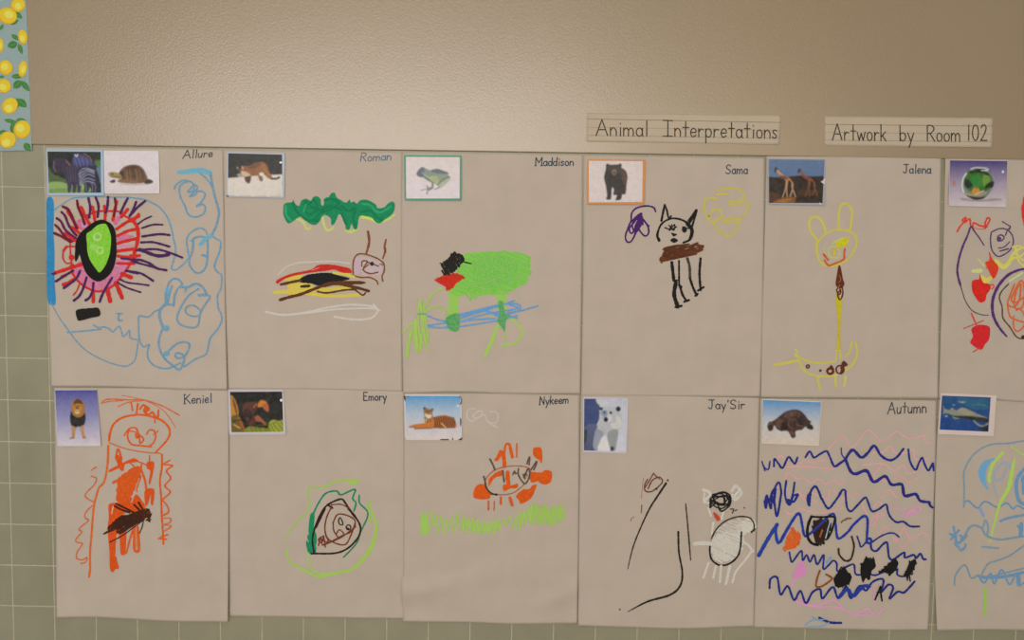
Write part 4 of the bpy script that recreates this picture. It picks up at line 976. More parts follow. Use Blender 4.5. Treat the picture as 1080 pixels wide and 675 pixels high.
# ================================================================== 10: black lines and white bear
s = sheet('paper sheet drawn with long black lines and a white bear with black scribbled face',
          [(613, 417), (700, 417.6), (801, 419.6)], [(609.6, 660), (660, 661.8), (720, 663.3), (760, 662), (795, 660.6)], [(613, 417), (611, 530), (609.6, 660)], [(801, 419.6), (798.4, 530), (795, 660.6)],
          (174, 154, 139), 0.0026, lb=0.0025, lr=0.002, bumps=[(783, 645, 22, 12, -30, -0.0015)], seed=10)
s.text(nm, (44, 50, 58), 1.15, "Jay'Sir", 746.4, 431.2, 786, 431.2, 9.4, 0.0)
s.crop(645, 490, 4.22)
p = 'black_line'
s.S(p + '#1', (40, 34, 32), (2.4, 2, 1.6, 1.5, 0.9), [(242, 84), (205, 140), (170, 195), (130, 280), (95, 370), (72, 465)]); s.S(p + '#2', (48, 42, 40), (1.4, 1.5, 1.8, 1.2), [(330, 175), (340, 280), (352, 425)]); s.S(p + '#3', (36, 31, 29), (2.2, 2, 2, 2.2, 2.4, 2, 0.8), [(297, 300), (300, 390), (315, 480), (305, 540), (260, 580), (160, 610), (72, 655)]); s.disc(p + '#4', (60, 52, 48), 37, 645, 4)
s.S(p + '#5', (90, 60, 45), 1, [(135, 180), (132, 215)]); s.S(p + '#6', (150, 90, 80), 1, [(100, 232), (88, 242), (86, 252)]); s.disc(p + '#7', (80, 60, 50), 250, 70, 5)
s.S(p + '#8', (168, 160, 90, 1), 1.2, [(258, 380), (268, 395)])
p = 'brown_scribble'
s.S(p, (104, 62, 38), 1.5, [(160, 65), (147, 95), (152, 118), (182, 118), (225, 80), (214, 56), (182, 70), (162, 108)]); s.S(p, (104, 62, 38), 1.3, [(188, 38), (150, 102)]); s.S(p, (104, 62, 38), 1.3, [(186, 40), (216, 66)]); s.disc(p, (60, 40, 30), 200, 108, 5); s.S(p, (160, 110, 90), 0.8, [(142, 60), (132, 150)])
s.crop(720, 505, 5.87)
p = 'bear_drawing/body'
WW = (197, 186, 175, 1)
s.zig(p, WW, 2.3, [(190, 370), (300, 325), (370, 330), (372, 400), (340, 470), (250, 512), (185, 480)], 25, 2.3, 1); s.zig(p, WW, 2.6, [(330, 300), (400, 248), (448, 270), (430, 320), (370, 335)], 10, 2.4, 1); s.S(p, WW, 2.2, [(190, 270), (180, 340)]); s.zig(p, (190, 178, 166, 1), 2, [(210, 330), (270, 275), (360, 250), (350, 320), (280, 335)], 20, 3)
s.S(p, (52, 46, 42), 1.6, [(178, 372), (205, 318), (260, 265), (340, 235), (410, 240), (440, 275), (442, 322)]); s.S(p, (40, 34, 31), 2.0, [(175, 390), (168, 440), (180, 500), (230, 535), (290, 525), (340, 480), (358, 420), (364, 330)]); s.S(p, (50, 44, 40), 2.2, [(425, 330), (445, 312)]); s.S(p, WW, 1.4, [(230, 465), (300, 440)])
p = 'bear_drawing/head'
s.S(p, WW, 2, [(160, 180), (175, 230)]); s.S(p, WW, 2, [(255, 200), (238, 250)])
rg = random.Random(3)
s.S(p, (30, 28, 26), 1.4, [(168, 178)] + [(232 + 64 * k * math.cos(a), 138 + 54 * k * math.sin(a) - 6) for a, k in [(2.7 + 1.15 * i + rg.uniform(-.4, .4), rg.uniform(.35, 1.0)) for i in range(34)]])
s.S(p, (30, 28, 26), 1.6, [(170, 176), (172, 130), (205, 95), (255, 82), (290, 100), (298, 135), (290, 165), (262, 190), (236, 200), (222, 178)]); s.S(p, (28, 26, 24), 3.4, [(278, 110), (294, 140), (282, 165)]); s.S(p, (28, 26, 24), 2.2, [(170, 178), (180, 140)]); s.S(p, (30, 28, 26), 1.4, [(225, 180), (245, 202), (285, 170)])
s.fill(p, (188, 62, 48), [(190, 208), (205, 212), (235, 245), (228, 258), (212, 260), (192, 226)])
p = 'bear_drawing/ear'
s.S(p + '#a', WW, 3, [(128, 68), (160, 80), (170, 100), (140, 130), (135, 145)]); s.S(p + '#a', WW, 2.2, [(135, 90), (132, 140), (160, 150)]); s.S(p + '#b', WW, 3.4, [(305, 75), (330, 45), (362, 88), (325, 128), (308, 100)]); s.S(p + '#b', WW, 2.4, [(350, 70), (320, 110)])
p = 'bear_drawing/leg'
for i, (a, w) in enumerate((([(160, 520), (128, 612)], 2.4), ([(205, 540), (190, 612)], 2.4), ([(238, 540), (230, 640)], 2.6), ([(292, 540), (268, 652)], 3), ([(432, 440), (390, 500), (330, 575), (308, 642)], 2.4), ([(75, 402), (130, 398), (185, 402)], 4.4), ([(435, 450), (405, 410), (375, 390)], 2.6))): s.S(p + '#%d' % i, WW, w, a)
s.S('ink_speck', (70, 62, 56), 1.4, [(296, 188), (316, 188), (308, 212)]); s.S('ink_speck#b', (70, 62, 56), 1.3, [(325, 198), (336, 192)]); s.disc('ink_speck#c', (80, 72, 64), 382, 180, 5)

# ================================================================== 11: waves
s = sheet('paper sheet drawn with rows of navy and pink waves and black sea creatures',
          [(802, 420.3), (890, 421), (988, 422.3)], [(795, 661.9), (850, 663), (930, 664.8), (979, 664.5)], [(802, 420.3), (799.5, 520), (795, 661.9)], [(988, 422.3), (985.4, 520), (979, 664.5)],
          (168, 148, 132), 0.0018, lb=0.0022, lr=0.0045, seed=11)
s.text(nm, (50, 52, 54), 1.15, 'Autumn', 935.6, 436.8, 977.6, 435.2, 12.4, 0.05)
PKL = (204, 140, 142, 1); PKM = (210, 130, 168, 1)
u1 = lambda p: [(798 + a / 7.94, 445 + b / 7.94) for a, b in p]
u2 = lambda p: [(890 + a / 7.94, 445 + b / 7.94) for a, b in p]
u3 = lambda p: [(795 + a / 8.44, 520 + b / 8.44) for a, b in p]
u4 = lambda p: [(890 + a / 8.44, 520 + b / 8.44) for a, b in p]
u5 = lambda p: [(800 + a / 6.0, 575 + b / 6.0) for a, b in p]
s.crop(0, 0, 1)
p = 'pink_wave'
for a in (u1([(600, 228), (660, 160), (715, 125), (754, 150)]) + u2([(50, 205), (100, 190), (180, 85), (230, 80), (300, 155), (350, 150), (440, 80), (490, 110), (560, 140), (680, 110), (672, 135), (690, 170), (740, 182)]), u1([(140, 335), (200, 285), (240, 315), (262, 355)]), u1([(340, 350), (370, 345), (400, 320), (460, 340), (530, 325), (620, 325)]), u1([(220, 378), (400, 375), (640, 395)]), u1([(245, 500), (245, 440), (280, 430), (340, 480), (390, 470), (450, 510), (520, 480), (580, 520), (650, 490), (690, 525), (740, 500)]), u2([(240, 258), (330, 250), (390, 205), (430, 260), (520, 258), (580, 230), (600, 310), (710, 312)]), u2([(160, 362), (330, 350), (420, 410), (490, 365), (540, 430), (610, 412)]), u2([(250, 442), (285, 400), (320, 352)]), u2([(420, 480), (470, 455), (540, 500), (600, 480), (640, 458)]), u2([(310, 642), (350, 590), (390, 575), (440, 632)]), u3([(280, 160), (330, 190), (410, 142), (480, 160), (580, 180), (740, 150), (790, 130)]), u3([(400, 0), (480, 40), (560, 82)]), u1([(340, 590), (400, 650), (450, 675)]), u1([(600, 640), (615, 575), (680, 600), (740, 650)]), u3([(660, 60), (600, 30), (480, -20)]), u4([(160, 90), (190, 160), (215, 195)]), u4([(250, 292), (290, 240), (300, 180), (360, 200), (270, 212), (230, 280), (290, 280)]), u4([(270, 130), (300, 80), (380, 120), (400, 150)]), u4([(470, 432), (500, 380), (530, 312), (565, 370), (600, 415), (690, 355), (742, 372)]), u4([(500, 470), (515, 485), (560, 450), (600, 415)]), u4([(310, 382), (340, 320), (360, 300), (400, 322)]), u4([(440, 400), (480, 420), (450, 430)]), u2([(0, 600), (60, 620), (110, 600)]), u2([(190, 470), (280, 480), (360, 500)])):
    s.S(p + '#%d_%d' % a[0], PKL, 1.6, a)
for a, w in ((u4([(440, 130), (520, 160), (548, 222), (580, 140), (600, 200), (640, 120), (690, 150)]), 1.7), (u4([(560, 190), (620, 150), (650, 180), (685, 150)]), 2), (u5([(230, 345), (290, 370), (370, 380), (480, 350), (540, 410), (610, 437), (690, 400), (715, 430), (742, 450), (788, 403)]), 1.7), (u5([(240, 360), (340, 388), (480, 390), (540, 412), (600, 440), (720, 442)]), 1.7), (u5([(732, 250), (728, 310), (740, 370)]), 1.6), (u5([(235, 190), (220, 230), (212, 262)]), 2.6), (u5([(262, 345), (300, 350)]), 2)):
    s.S(p + '#%d_%d' % a[0], PKM, w, a)
s.fill('pink_patch', (206, 116, 168, 1), u5([(255, 110), (280, 100), (296, 130), (300, 180), (250, 212), (218, 195), (232, 150)])); s.S(p + '#z', PKM, 1.6, u5([(310, 10), (305, 55)]))
p = 'navy_wave'
s.S(p + '#1', NAVY, 1.7, u1([(45, 332), (58, 370), (75, 392), (100, 395), (112, 330)])); s.S(p + '#2', NAVY, 1.5, u1([(70, 410), (55, 360)])); s.S(p + '#3', NAVY, 2.2, u1([(145, 372), (150, 310), (180, 345), (218, 385), (265, 295), (300, 330), (322, 350), (342, 298)]))
NV2 = (38, 40, 112)
s.S(p + '#4', NV2, (2.2, 2.2, 3.2, 2.8, 2.4), u1([(408, 297), (445, 248), (480, 298), (530, 270), (585, 245), (612, 290), (650, 370), (700, 345), (745, 312)]) + u2([(20, 300), (75, 235), (145, 297), (200, 260), (255, 200), (310, 280), (380, 320), (440, 298), (500, 225)])); s.S(p + '#5', NV2, 1.3, u1([(708, 218), (713, 270), (728, 295), (750, 312)])); s.S(p + '#6', NV2, 2.2, u2([(540, 230), (555, 330), (600, 402), (630, 340), (657, 300), (675, 350), (706, 406), (732, 370), (746, 345), (752, 408)]))
s.S(p + '#7', NV2, (3, 3.6, 3, 3.4, 2.6), u2([(12, 308), (55, 410), (100, 435), (190, 410), (250, 502), (345, 455), (400, 525), (485, 525), (510, 617), (600, 605), (640, 660), (720, 673)]) + u4([(760, 90), (772, 115), (792, 130)]))
s.S(p + '#8', NAVY, 2.2, u3([(95, 72), (108, 135), (125, 50), (152, 138), (160, 20), (168, 0)])); s.S(p + '#9', NAVY, 2.2, u1([(70, 672), (85, 615), (105, 668), (125, 600), (140, 570), (160, 560)])); s.S(p + '#10', NAVY, 2.4, u1([(160, 562), (150, 640)]) + u3([(185, 100), (205, 205), (225, 130), (245, 0)])); s.S(p + '#11', NAVY, 2.2, u3([(175, 90), (186, -30), (195, -60), (215, -90), (232, -85), (245, 0), (235, 60)]))
s.S(p + '#12', NAVY, 2.2, u3([(290, -110), (278, -20), (282, 40), (300, 90), (325, 102), (350, 30), (390, 10)])); s.S(p + '#13', NAVY, 2.2, u1([(318, 508), (308, 580), (290, 660)])); s.S(p + '#14', NAVY, 2.6, u1([(346, 610), (310, 668)]) + u3([(300, 60), (320, 100)]))
s.S(p + '#15', NAVY, (2.8, 2.4, 2.2, 2.2, 2.2, 2.2), u3([(495, 110), (480, 60), (490, 10)]) + u1([(438, 625), (460, 570), (490, 540), (515, 570), (545, 650)]) + u3([(600, 40), (645, 122), (672, 135), (712, 90), (775, 0)]) + u1([(690, 610), (722, 568), (745, 580)]) + u4([(15, 10), (30, 130), (65, 162), (120, 110), (190, 40), (215, 80), (250, 160), (310, 145), (375, 102), (395, 170), (420, 220), (470, 260), (530, 255), (590, 295), (672, 298)])); s.L(p + '#16', NAVY, 3.6, u3([(488, 100), (500, 10)]))
s.S(p + '#17', (34, 58, 140), 4, u3([(45, 555), (120, 420), (208, 280)])); s.S(p + '#18', (34, 58, 140), 3.2, u3([(208, 280), (195, 330), (212, 440), (240, 428)])); s.S(p + '#19', (34, 52, 136), (3.4, 2.8, 2.6, 2.6, 2.8, 2.6), u3([(240, 428), (300, 320), (380, 195), (412, 195), (432, 290), (448, 370), (475, 380), (570, 300), (640, 230), (690, 190), (720, 205), (740, 380), (770, 402), (844, 340)]) + u4([(80, 290), (160, 215), (195, 208), (212, 250), (205, 400), (208, 440), (240, 445), (240, 410), (210, 405)]))
s.S(p + '#20', NAVY, 2.3, u4([(240, 445), (248, 500), (290, 515), (350, 455), (385, 442), (395, 520), (405, 575), (440, 592), (535, 530), (545, 575), (622, 550), (642, 580), (682, 540), (705, 585), (730, 590)])); s.S(p + '#21', NAVY, 1.8, u4([(118, 385), (138, 440), (155, 480), (205, 430)])); s.S(p + '#22', NV2, 1.7, u4([(245, 442), (330, 385), (400, 358), (450, 360), (492, 392)]))
s.S(p + '#23', NAVY, 2, u5([(195, 45), (203, 85), (215, 105), (270, 36), (280, 95), (305, 62), (325, 105), (352, 62), (372, 122), (412, 62), (410, 150), (445, 125), (472, 98), (495, 115), (502, 165), (570, 130), (605, 125), (618, 185), (690, 182), (740, 190), (790, 170)])); s.S(p + '#24', NAVY, 2, u5([(880, 150), (878, 185), (905, 198), (930, 195), (945, 205)]))
s.S(p + '#25', NAVY, 2.3, u5([(70, 272), (76, 215), (118, 205), (140, 312), (185, 260), (225, 347), (265, 290), (300, 367), (342, 298), (390, 280), (405, 337), (470, 265), (505, 335), (555, 262), (585, 335), (640, 258), (680, 287), (720, 235), (772, 213), (792, 228), (780, 292), (822, 250), (852, 268), (830, 338), (880, 295), (920, 300), (960, 262), (988, 230)])); s.S(p + '#26', (36, 50, 128), 4, u5([(510, 330), (560, 280), (600, 320), (660, 262), (700, 260)]))
s.S(p + '#27', NAVY, 2.6, u5([(385, 460), (450, 488), (522, 492)])); s.S('blue_mark', BLUE, 1.1, u5([(292, 508), (345, 475), (420, 470)])); s.S('blue_mark', BLUE, 1.1, u5([(310, 516), (400, 512), (445, 488)])); s.S('blue_mark', BLUE, 1.1, u5([(338, 452), (365, 470), (400, 480)])); s.S('blue_mark#b', BLUE, 2, u5([(430, 110), (460, 75)]))
p = 'orange_creature'
s.zig(p, (214, 86, 30), 2.3, u3([(350, 300), (372, 340), (415, 380), (372, 470), (270, 512), (285, 450), (310, 390)]), 60, 2.1, 1.2)
p = 'square_creature'
s.fill(p, (52, 32, 24), u3([(550, 250), (600, 240), (650, 270), (640, 370), (610, 450), (550, 410), (525, 340)])); s.zig(p, (44, 27, 20), 1.8, u3([(540, 250), (650, 240), (690, 290), (650, 400), (600, 455), (540, 410), (520, 330)]), 80, 1.7, 1.6); s.S(p, (150, 84, 36), 1.8, u3([(590, 390), (610, 330)])); s.S(p, (140, 165, 190), 1.2, u3([(640, 400), (672, 280), (690, 250)])); s.S(p, (34, 52, 136), 2.4, u3([(500, 365), (560, 310), (640, 235)]))
s.S(p, BLK, 2.9, u3([(515, 208), (492, 260), (478, 320), (480, 390), (515, 445), (568, 462)])); s.S(p, BLK, 2.2, u3([(512, 210), (600, 215), (716, 215), (705, 300), (680, 370), (650, 412)]))
p = 'brown_marks'
BM = (60, 38, 28)
s.S(p, BM, 2.1, u3([(755, 495), (760, 545), (790, 585), (812, 602), (844, 606)]) + u4([(30, 606), (65, 585), (88, 500), (88, 450), (70, 388)])); s.S(p, (112, 76, 54), 1.5, u3([(780, 262), (795, 245), (820, 240)])); s.S(p, (112, 76, 54), 1.7, u4([(20, 228), (65, 225)])); s.S(p, (128, 70, 28), 2.1, u5([(388, 162), (370, 215), (366, 262), (402, 260), (458, 222), (462, 205), (428, 185)]))
p = 'black_creature'
for i, q in enumerate(([(485, 195), (520, 160), (540, 138), (560, 172), (585, 185), (580, 235), (540, 260), (500, 266), (480, 240)], [(650, 125), (668, 100), (682, 68), (698, 92), (732, 85), (738, 140), (715, 165), (702, 222), (680, 208), (660, 236), (645, 170)], [(762, 172), (800, 140), (830, 110), (860, 90), (885, 110), (872, 150), (838, 185), (800, 172)], [(932, 165), (960, 105), (996, 93), (985, 150), (948, 200), (922, 195)])):
    s.fill(p + '#%d' % i, BLK, u5(q)); s.zig(p + '#%d' % i, BLK, 1.2, u5(q), 70, 1.8, 2)
s.S(p + '#3', BLK, 1.5, u5([(940, 190), (942, 222)])); s.S(p + '#3', BLK, 1.4, u5([(955, 190), (960, 228)])); s.S(p + '#4', BLK, 1.9, u5([(772, 262), (755, 305), (738, 345)])); s.S(p + '#4', BLK, 1.9, u5([(772, 262), (775, 310), (782, 352)])); s.S(p + '#4', BLK, 1.6, u5([(752, 300), (782, 296)]))

# ================================================================== 12: shark drawing
s = sheet('paper sheet drawn with a pale blue shark shape with two big eyes and lime strokes',
          [(990, 421.3), (1080, 421.8), (1178, 423.5)], [(988, 665.2), (1040, 664.4), (1100, 665.4), (1168, 666)], [(990, 421.3), (986.2, 520), (985.6, 590), (988, 665.2)], [(1178, 423.5), (1174, 530), (1168, 666)],
          (160, 141, 126), 0.0014, lb=0.003, ll=0.003, bumps=[(995, 650, 10, 16, 20, 0.002)], seed=12)
s.crop(995, 450, 6.14)
p = 'shark_drawing/outline'
SB = (94, 124, 142, 1); SB2 = (74, 122, 156, 1)
s.S(p, SB, 1.8, [(132, 522), (135, 400), (135, 290), (180, 200), (250, 140), (330, 112), (420, 108), (530, 90), (600, 80)]); s.S(p, SB2, 1.9, [(138, 490), (165, 482), (220, 527), (270, 485), (350, 522), (410, 495), (450, 532), (480, 512), (540, 545)])
s.S(p, (110, 130, 165, 1), 3.6, [(240, 535), (258, 575)]); s.S(p, SB2, 2.6, [(368, 612), (430, 590), (530, 570)]); s.S(p, SB2, 1.8, [(480, 640), (510, 690)])
p = 'shark_drawing/eye'
s.fill(p + '#a', (74, 138, 180, 1), [(350, 205), (270, 220), (228, 275), (235, 340), (292, 412), (275, 350), (280, 280), (312, 225)]); s.S(p + '#a', (120, 140, 170, 1), 1.6, [(430, 270), (420, 235), (380, 240), (332, 300), (342, 350), (390, 322), (410, 250)]); s.S(p + '#a', (120, 140, 170, 1), 1.4, [(320, 340), (330, 400), (350, 452)]); s.S(p + '#a', LIME, 3, [(385, 168), (322, 240), (296, 325), (300, 355)])
s.S(p + '#b', SB2, 4, [(530, 268), (482, 330), (472, 400), (490, 480), (535, 505)]); s.S(p + '#b', SB2, 3, [(510, 350), (530, 330)]); s.S(p + '#b', SB2, 5, [(520, 330), (524, 430)])
p = 'lime_stroke'
s.S(p, LIME, (2.2, 4, 4.4, 3.4, 2.4, 2, 1.6), [(462, 208), (440, 310), (420, 400), (370, 490), (342, 580), (318, 670), (300, 745)]); s.S(p + '#b', LIME, 1.5, [(440, 130), (530, 190)])
s.crop(995, 540, 5.62)
s.S(p + '#c', (124, 172, 44, 1), 2.8, [(248, 455), (246, 610)])
p = 'shark_drawing/body'
for a in ([(38, 130), (75, 142)], [(60, 88), (80, 180)], [(45, 162), (92, 108)], [(70, 190), (95, 215), (105, 228), (132, 205), (128, 190)], [(70, 150), (78, 185), (100, 178), (112, 150), (100, 140)]): s.S(p, SB2, 2.5, a)
s.S(p, SB2, 4, [(110, 165), (135, 140)]); s.S(p, SB, 2.3, [(120, 155), (150, 100), (180, 80), (225, 95), (255, 140), (330, 163), (420, 152), (490, 142)]); s.S(p, SB, 2, [(235, 92), (250, 48), (266, 90), (258, 140)]); s.S(p, SB2, 4.4, [(462, 70), (458, 135)]); s.S(p, SB, 2.2, [(230, 207), (325, 215)]); s.S(p, SB, 1.8, [(490, 190), (400, 255), (330, 285), (270, 305), (240, 345), (222, 388)])
s.S(p, SB, 1.9, [(65, 435), (75, 370), (128, 315), (165, 390), (210, 375), (240, 392), (350, 365), (490, 330)]); s.S(p, SB2, 1.9, [(205, 375), (242, 420), (280, 365), (302, 425), (345, 342), (392, 430), (430, 370), (447, 435), (490, 410)]); s.S(p, SB2, 4.4, [(445, 380), (446, 432)]); s.S(p, SB2, 3.2, [(235, 388), (350, 385), (490, 355)])

# ================================================================== photo cards
WH = (206, 198, 202)


def bg(s, pts, c, c2=None):
    q = s.px(pts)
    if s.pic is None: s.pic = Print(q); s.first = q
    else:
        old = s.pic; s.pic = Print([s.first[0], s.first[1], q[2], q[3]])
        s.pic.fill(np.array(s.first), *old.grad)
    a = s.albedo(c); b = s.albedo(c2) if c2 is not None else a
    s.pic.grad = (a, b)
    s.pic.fill(np.array(q), a, b)


# two zebras
s = card('photo card of two zebras in green grass, with pale blue border', [(48.6, 157.6), (108.6, 158.2), (109.8, 206.4), (50.4, 206.2)], (150, 174, 194), 0.0055, 0.001)
s.crop(45, 152, 8.3077)
bg(s, [(42, 65), (508, 68), (512, 425), (55, 428)], (34, 36, 34), (40, 44, 36))
s.fill(PP, (74, 92, 52), [(50, 210), (90, 260), (180, 300), (240, 340), (240, 425), (56, 425)]); s.fill(PP, (132, 160, 96), [(56, 340), (150, 330), (230, 350), (380, 355), (400, 425), (58, 426)]); s.fill(PP, (110, 140, 76), [(60, 395), (200, 390), (380, 400), (380, 426), (60, 426)])
s.fill(PP, (70, 110, 58), [(455, 150), (508, 140), (508, 200), (470, 190)]); s.fill(PP, (92, 112, 138), [(470, 220), (510, 200), (512, 330), (480, 330)])
Z1 = (52, 44, 66); Z2 = (44, 46, 84)
s.fill(PP, (66, 66, 116), [(262, 160), (270, 110), (300, 85), (360, 100), (420, 140), (440, 190), (330, 205), (270, 205)])
s.fill(PP, Z1, [(92, 150), (130, 118), (200, 130), (240, 165), (240, 190), (330, 190), (340, 330), (330, 420), (305, 420), (300, 350), (290, 420), (262, 420), (258, 350), (245, 420), (222, 420), (210, 330), (170, 240), (130, 230), (110, 275), (92, 240)])
s.fill(PP, (36, 34, 60), [(300, 230), (350, 190), (430, 190), (475, 230), (500, 330), (505, 420), (480, 420), (470, 360), (465, 420), (425, 420), (420, 350), (400, 420), (365, 420), (360, 350), (310, 340)])
for i, (y0, y1) in enumerate(((205, 215), (232, 225), (262, 240), (290, 265), (312, 300), (330, 325))): s.S(PP, (138, 140, 166), 1.1, [(318 + 2 * i, y0 + 60 - i * 6), (345, y0 + 14), (395, y1), (450, y1 + 18)])
for i in range(6): s.S(PP, (88, 80, 104), 0.7, [(210 + 26 * i, 205), (222 + 22 * i, 270), (232 + 18 * i, 330)])
for i in range(4): s.S(PP, (120, 120, 168), 0.7, [(275 + 36 * i, 120), (290 + 34 * i, 160), (300 + 30 * i, 200)])
for x in (375, 430, 455): s.S(PP, (140, 138, 156), 0.7, [(x, 345), (x + 8, 380), (x + 4, 415)])
s.S(PP, (200, 196, 190), 1.2, [(282, 92), (296, 108), (306, 90)]); s.S(PP, (140, 92, 70), 1.2, [(205, 145), (240, 185)]); s.S(PP, (150, 110, 90), 0.9, [(360, 85), (410, 115), (430, 150)]); s.S(PP, (120, 100, 96), 1, [(100, 150), (98, 200), (115, 240)]); s.disc(PP, (18, 17, 20), 116, 262, 14); s.S(PP, (24, 24, 22), 2.4, [(470, 260), (490, 340), (498, 415)])
# box turtle
s = card('photo card of a brown box turtle on plain white, beside the zebra card', [(109.2, 158.8), (167.2, 159.3), (168.4, 204.0), (110.2, 204.2)], WH, 0.0045, 0.002)
s.crop(45, 152, 8.3077)
bg(s, [(542, 62), (1006, 66), (1016, 422), (552, 424)], (206, 197, 203), (202, 193, 196))
s.fill(PP, (104, 74, 50), [(668, 255), (690, 220), (730, 192), (790, 180), (850, 190), (890, 230), (918, 300), (900, 335), (820, 345), (700, 335), (672, 310)]); s.fill(PP, (84, 58, 44), [(740, 200), (820, 190), (880, 240), (860, 300), (760, 290), (720, 240)])
for i in range(7): s.S(PP, ((66, 50, 40), (140, 104, 64), (122, 92, 60))[i % 3], 1.1, [(705 + 28 * i, 215 + abs(3 - i) * 8), (712 + 28 * i, 260), (716 + 28 * i, 310)])
s.fill(PP, (44, 40, 34), [(666, 262), (690, 235), (706, 250), (700, 290), (676, 285)]); s.fill(PP, (150, 130, 76), [(572, 258), (600, 246), (650, 250), (685, 272), (690, 305), (640, 300), (595, 288)]); s.disc(PP, (54, 50, 34), 610, 262, 9); s.S(PP, (70, 60, 36), 1, [(600, 285), (650, 285), (680, 290)])
s.fill(PP, (52, 42, 38), [(588, 325), (625, 308), (640, 322), (630, 338), (598, 338)]); s.fill(PP, (48, 40, 36), [(895, 330), (925, 305), (968, 325), (950, 345), (895, 347)]); s.fill(PP, (124, 90, 64), [(655, 318), (720, 312), (830, 325), (826, 346), (720, 342), (668, 335)]); s.S(PP, (170, 160, 158), 1.2, [(690, 350), (800, 354), (930, 352)])
# cougar
s = card('photo card of a brown cougar walking over snow against black', [(239.6, 160), (300.4, 161.6), (299.8, 208.8), (238.6, 207.5)], (160, 170, 188), 0.0045, 0.0012)
s.crop(235, 155, 11.26)
bg(s, [(65, 74), (703, 91), (708, 590), (60, 580)], (32, 31, 29), (32, 31, 29)); s.fill(PP, (204, 196, 188), [(62, 370), (300, 350), (500, 332), (704, 328), (708, 588), (60, 578)], False)
s.S(PP, (92, 66, 56), 1.6, [(170, 240), (200, 290), (190, 335)]); s.disc(PP, (170, 160, 156), 172, 250, 8); s.fill(PP, (150, 140, 130), [(175, 320), (250, 315), (260, 350), (180, 352)])
CG = (136, 86, 50)
s.fill(PP, CG, [(222, 240), (250, 225), (310, 225), (400, 190), (470, 178), (520, 215), (545, 280), (580, 350), (600, 385), (560, 382), (510, 345), (470, 300), (420, 335), (340, 345), (320, 425), (296, 432), (268, 400), (258, 360), (225, 320), (212, 280)])
s.fill(PP, (104, 66, 44), [(300, 235), (400, 200), (460, 190), (420, 240), (320, 260)]); s.fill(PP, (196, 168, 140), [(215, 290), (260, 290), (320, 320), (330, 352), (262, 352), (225, 325)]); s.fill(PP, (78, 44, 34), [(258, 360), (290, 350), (335, 345), (322, 425), (296, 432), (266, 400)]); s.fill(PP, (120, 80, 48), [(420, 335), (460, 330), (475, 400), (445, 408), (428, 370)]); s.S(PP, (150, 98, 48), 3.2, [(480, 230), (520, 300), (570, 355)]); s.S(PP, (44, 34, 30), 2.2, [(585, 376), (630, 378), (672, 362)]); s.S(PP, (206, 180, 160), 1, [(232, 232), (240, 258)]); s.fill(PP, (214, 206, 196), [(430, 318), (470, 300), (490, 330), (450, 345)])
s.disc('edge_spot', (222, 218, 216), 688, 184, 17, 13); s.disc('dark_corner', (66, 70, 88), 56, 582, 14, 10); s.S(PP, (170, 150, 140), 0.8, [(620, 566), (680, 566)])  # small pale spot near the right edge of the card
# frog
s = card('photo card of a pale green frog on white, with green border', [(425.9, 163.6), (487, 164), (486.7, 211.5), (426.7, 211.3)], (62, 134, 104), 0.0045, 0.002)
s.crop(422, 158, 11.84)
bg(s, [(72, 88), (745, 92), (742, 606), (76, 608)], (204, 192, 192), (206, 196, 202))
s.fill(PP, (112, 130, 126), [(205, 300), (215, 270), (250, 255), (262, 215), (300, 222), (380, 255), (460, 235), (540, 260), (605, 285), (600, 320), (632, 345), (610, 390), (550, 445), (500, 475), (455, 440), (400, 410), (330, 380), (290, 345), (240, 340), (212, 320)], True, (140, 152, 122))
s.fill(PP, (84, 96, 110), [(215, 275), (262, 220), (300, 226), (290, 330), (240, 336), (210, 310)]); s.fill(PP, (84, 98, 104), [(380, 258), (460, 238), (540, 262), (600, 290), (520, 300), (430, 285)]); s.fill(PP, (150, 164, 120), [(380, 330), (460, 330), (480, 400), (440, 430), (380, 390)]); s.fill(PP, (158, 166, 150), [(490, 440), (560, 385), (628, 350), (600, 400), (530, 455), (490, 478)])
s.S(PP, (80, 96, 70), 1.1, [(470, 435), (540, 370), (610, 335)]); s.S(PP, (70, 84, 80), 1.2, [(300, 335), (370, 390), (410, 410)])
for a, w in (([(405, 420), (400, 470), (345, 490)], 2.4), ([(335, 450), (350, 490), (332, 550)], 1.5), ([(260, 505), (310, 492), (350, 488)], 1.0), ([(400, 480), (360, 500)], 1.6), ([(430, 492), (470, 478), (490, 465)], 1.3)): s.S(PP, (108, 116, 116), w, a)
s.S(PP, (190, 200, 190), 0.7, [(270, 280), (330, 330), (390, 350)])
# black bear
s = card('photo card of a black bear facing forward on white, with orange border', [(619.3, 168), (681, 168.8), (679.6, 215.8), (619, 215.4)], (192, 124, 58), 0.0040, 0.0022)
s.crop(612, 160, 6.75)
bg(s, [(61, 64), (445, 68), (441, 358), (62, 360)], (202, 190, 188), (204, 192, 192))
s.fill(PP, (40, 33, 32), [(184, 90), (200, 84), (210, 92), (270, 90), (282, 82), (298, 92), (292, 112), (320, 130), (336, 170), (330, 230), (322, 300), (300, 305), (290, 340), (250, 344), (262, 310), (236, 308), (240, 270), (228, 255), (222, 300), (215, 340), (182, 338), (190, 310), (180, 240), (168, 180), (182, 125)])
s.fill(PP, (74, 54, 46), [(280, 125), (310, 130), (330, 170), (322, 240), (300, 220), (290, 160)]); s.fill(PP, (58, 46, 42), [(200, 100), (240, 95), (280, 105), (285, 140), (240, 150), (200, 140)]); s.disc(PP, (122, 98, 80), 242, 145, 17, 22); s.disc(PP, (60, 50, 46), 243, 150, 9); s.S(PP, (24, 24, 28), 2, [(205, 180), (215, 240), (208, 310)]); s.S(PP, (110, 90, 70), 0.8, [(395, 358), (425, 360)])
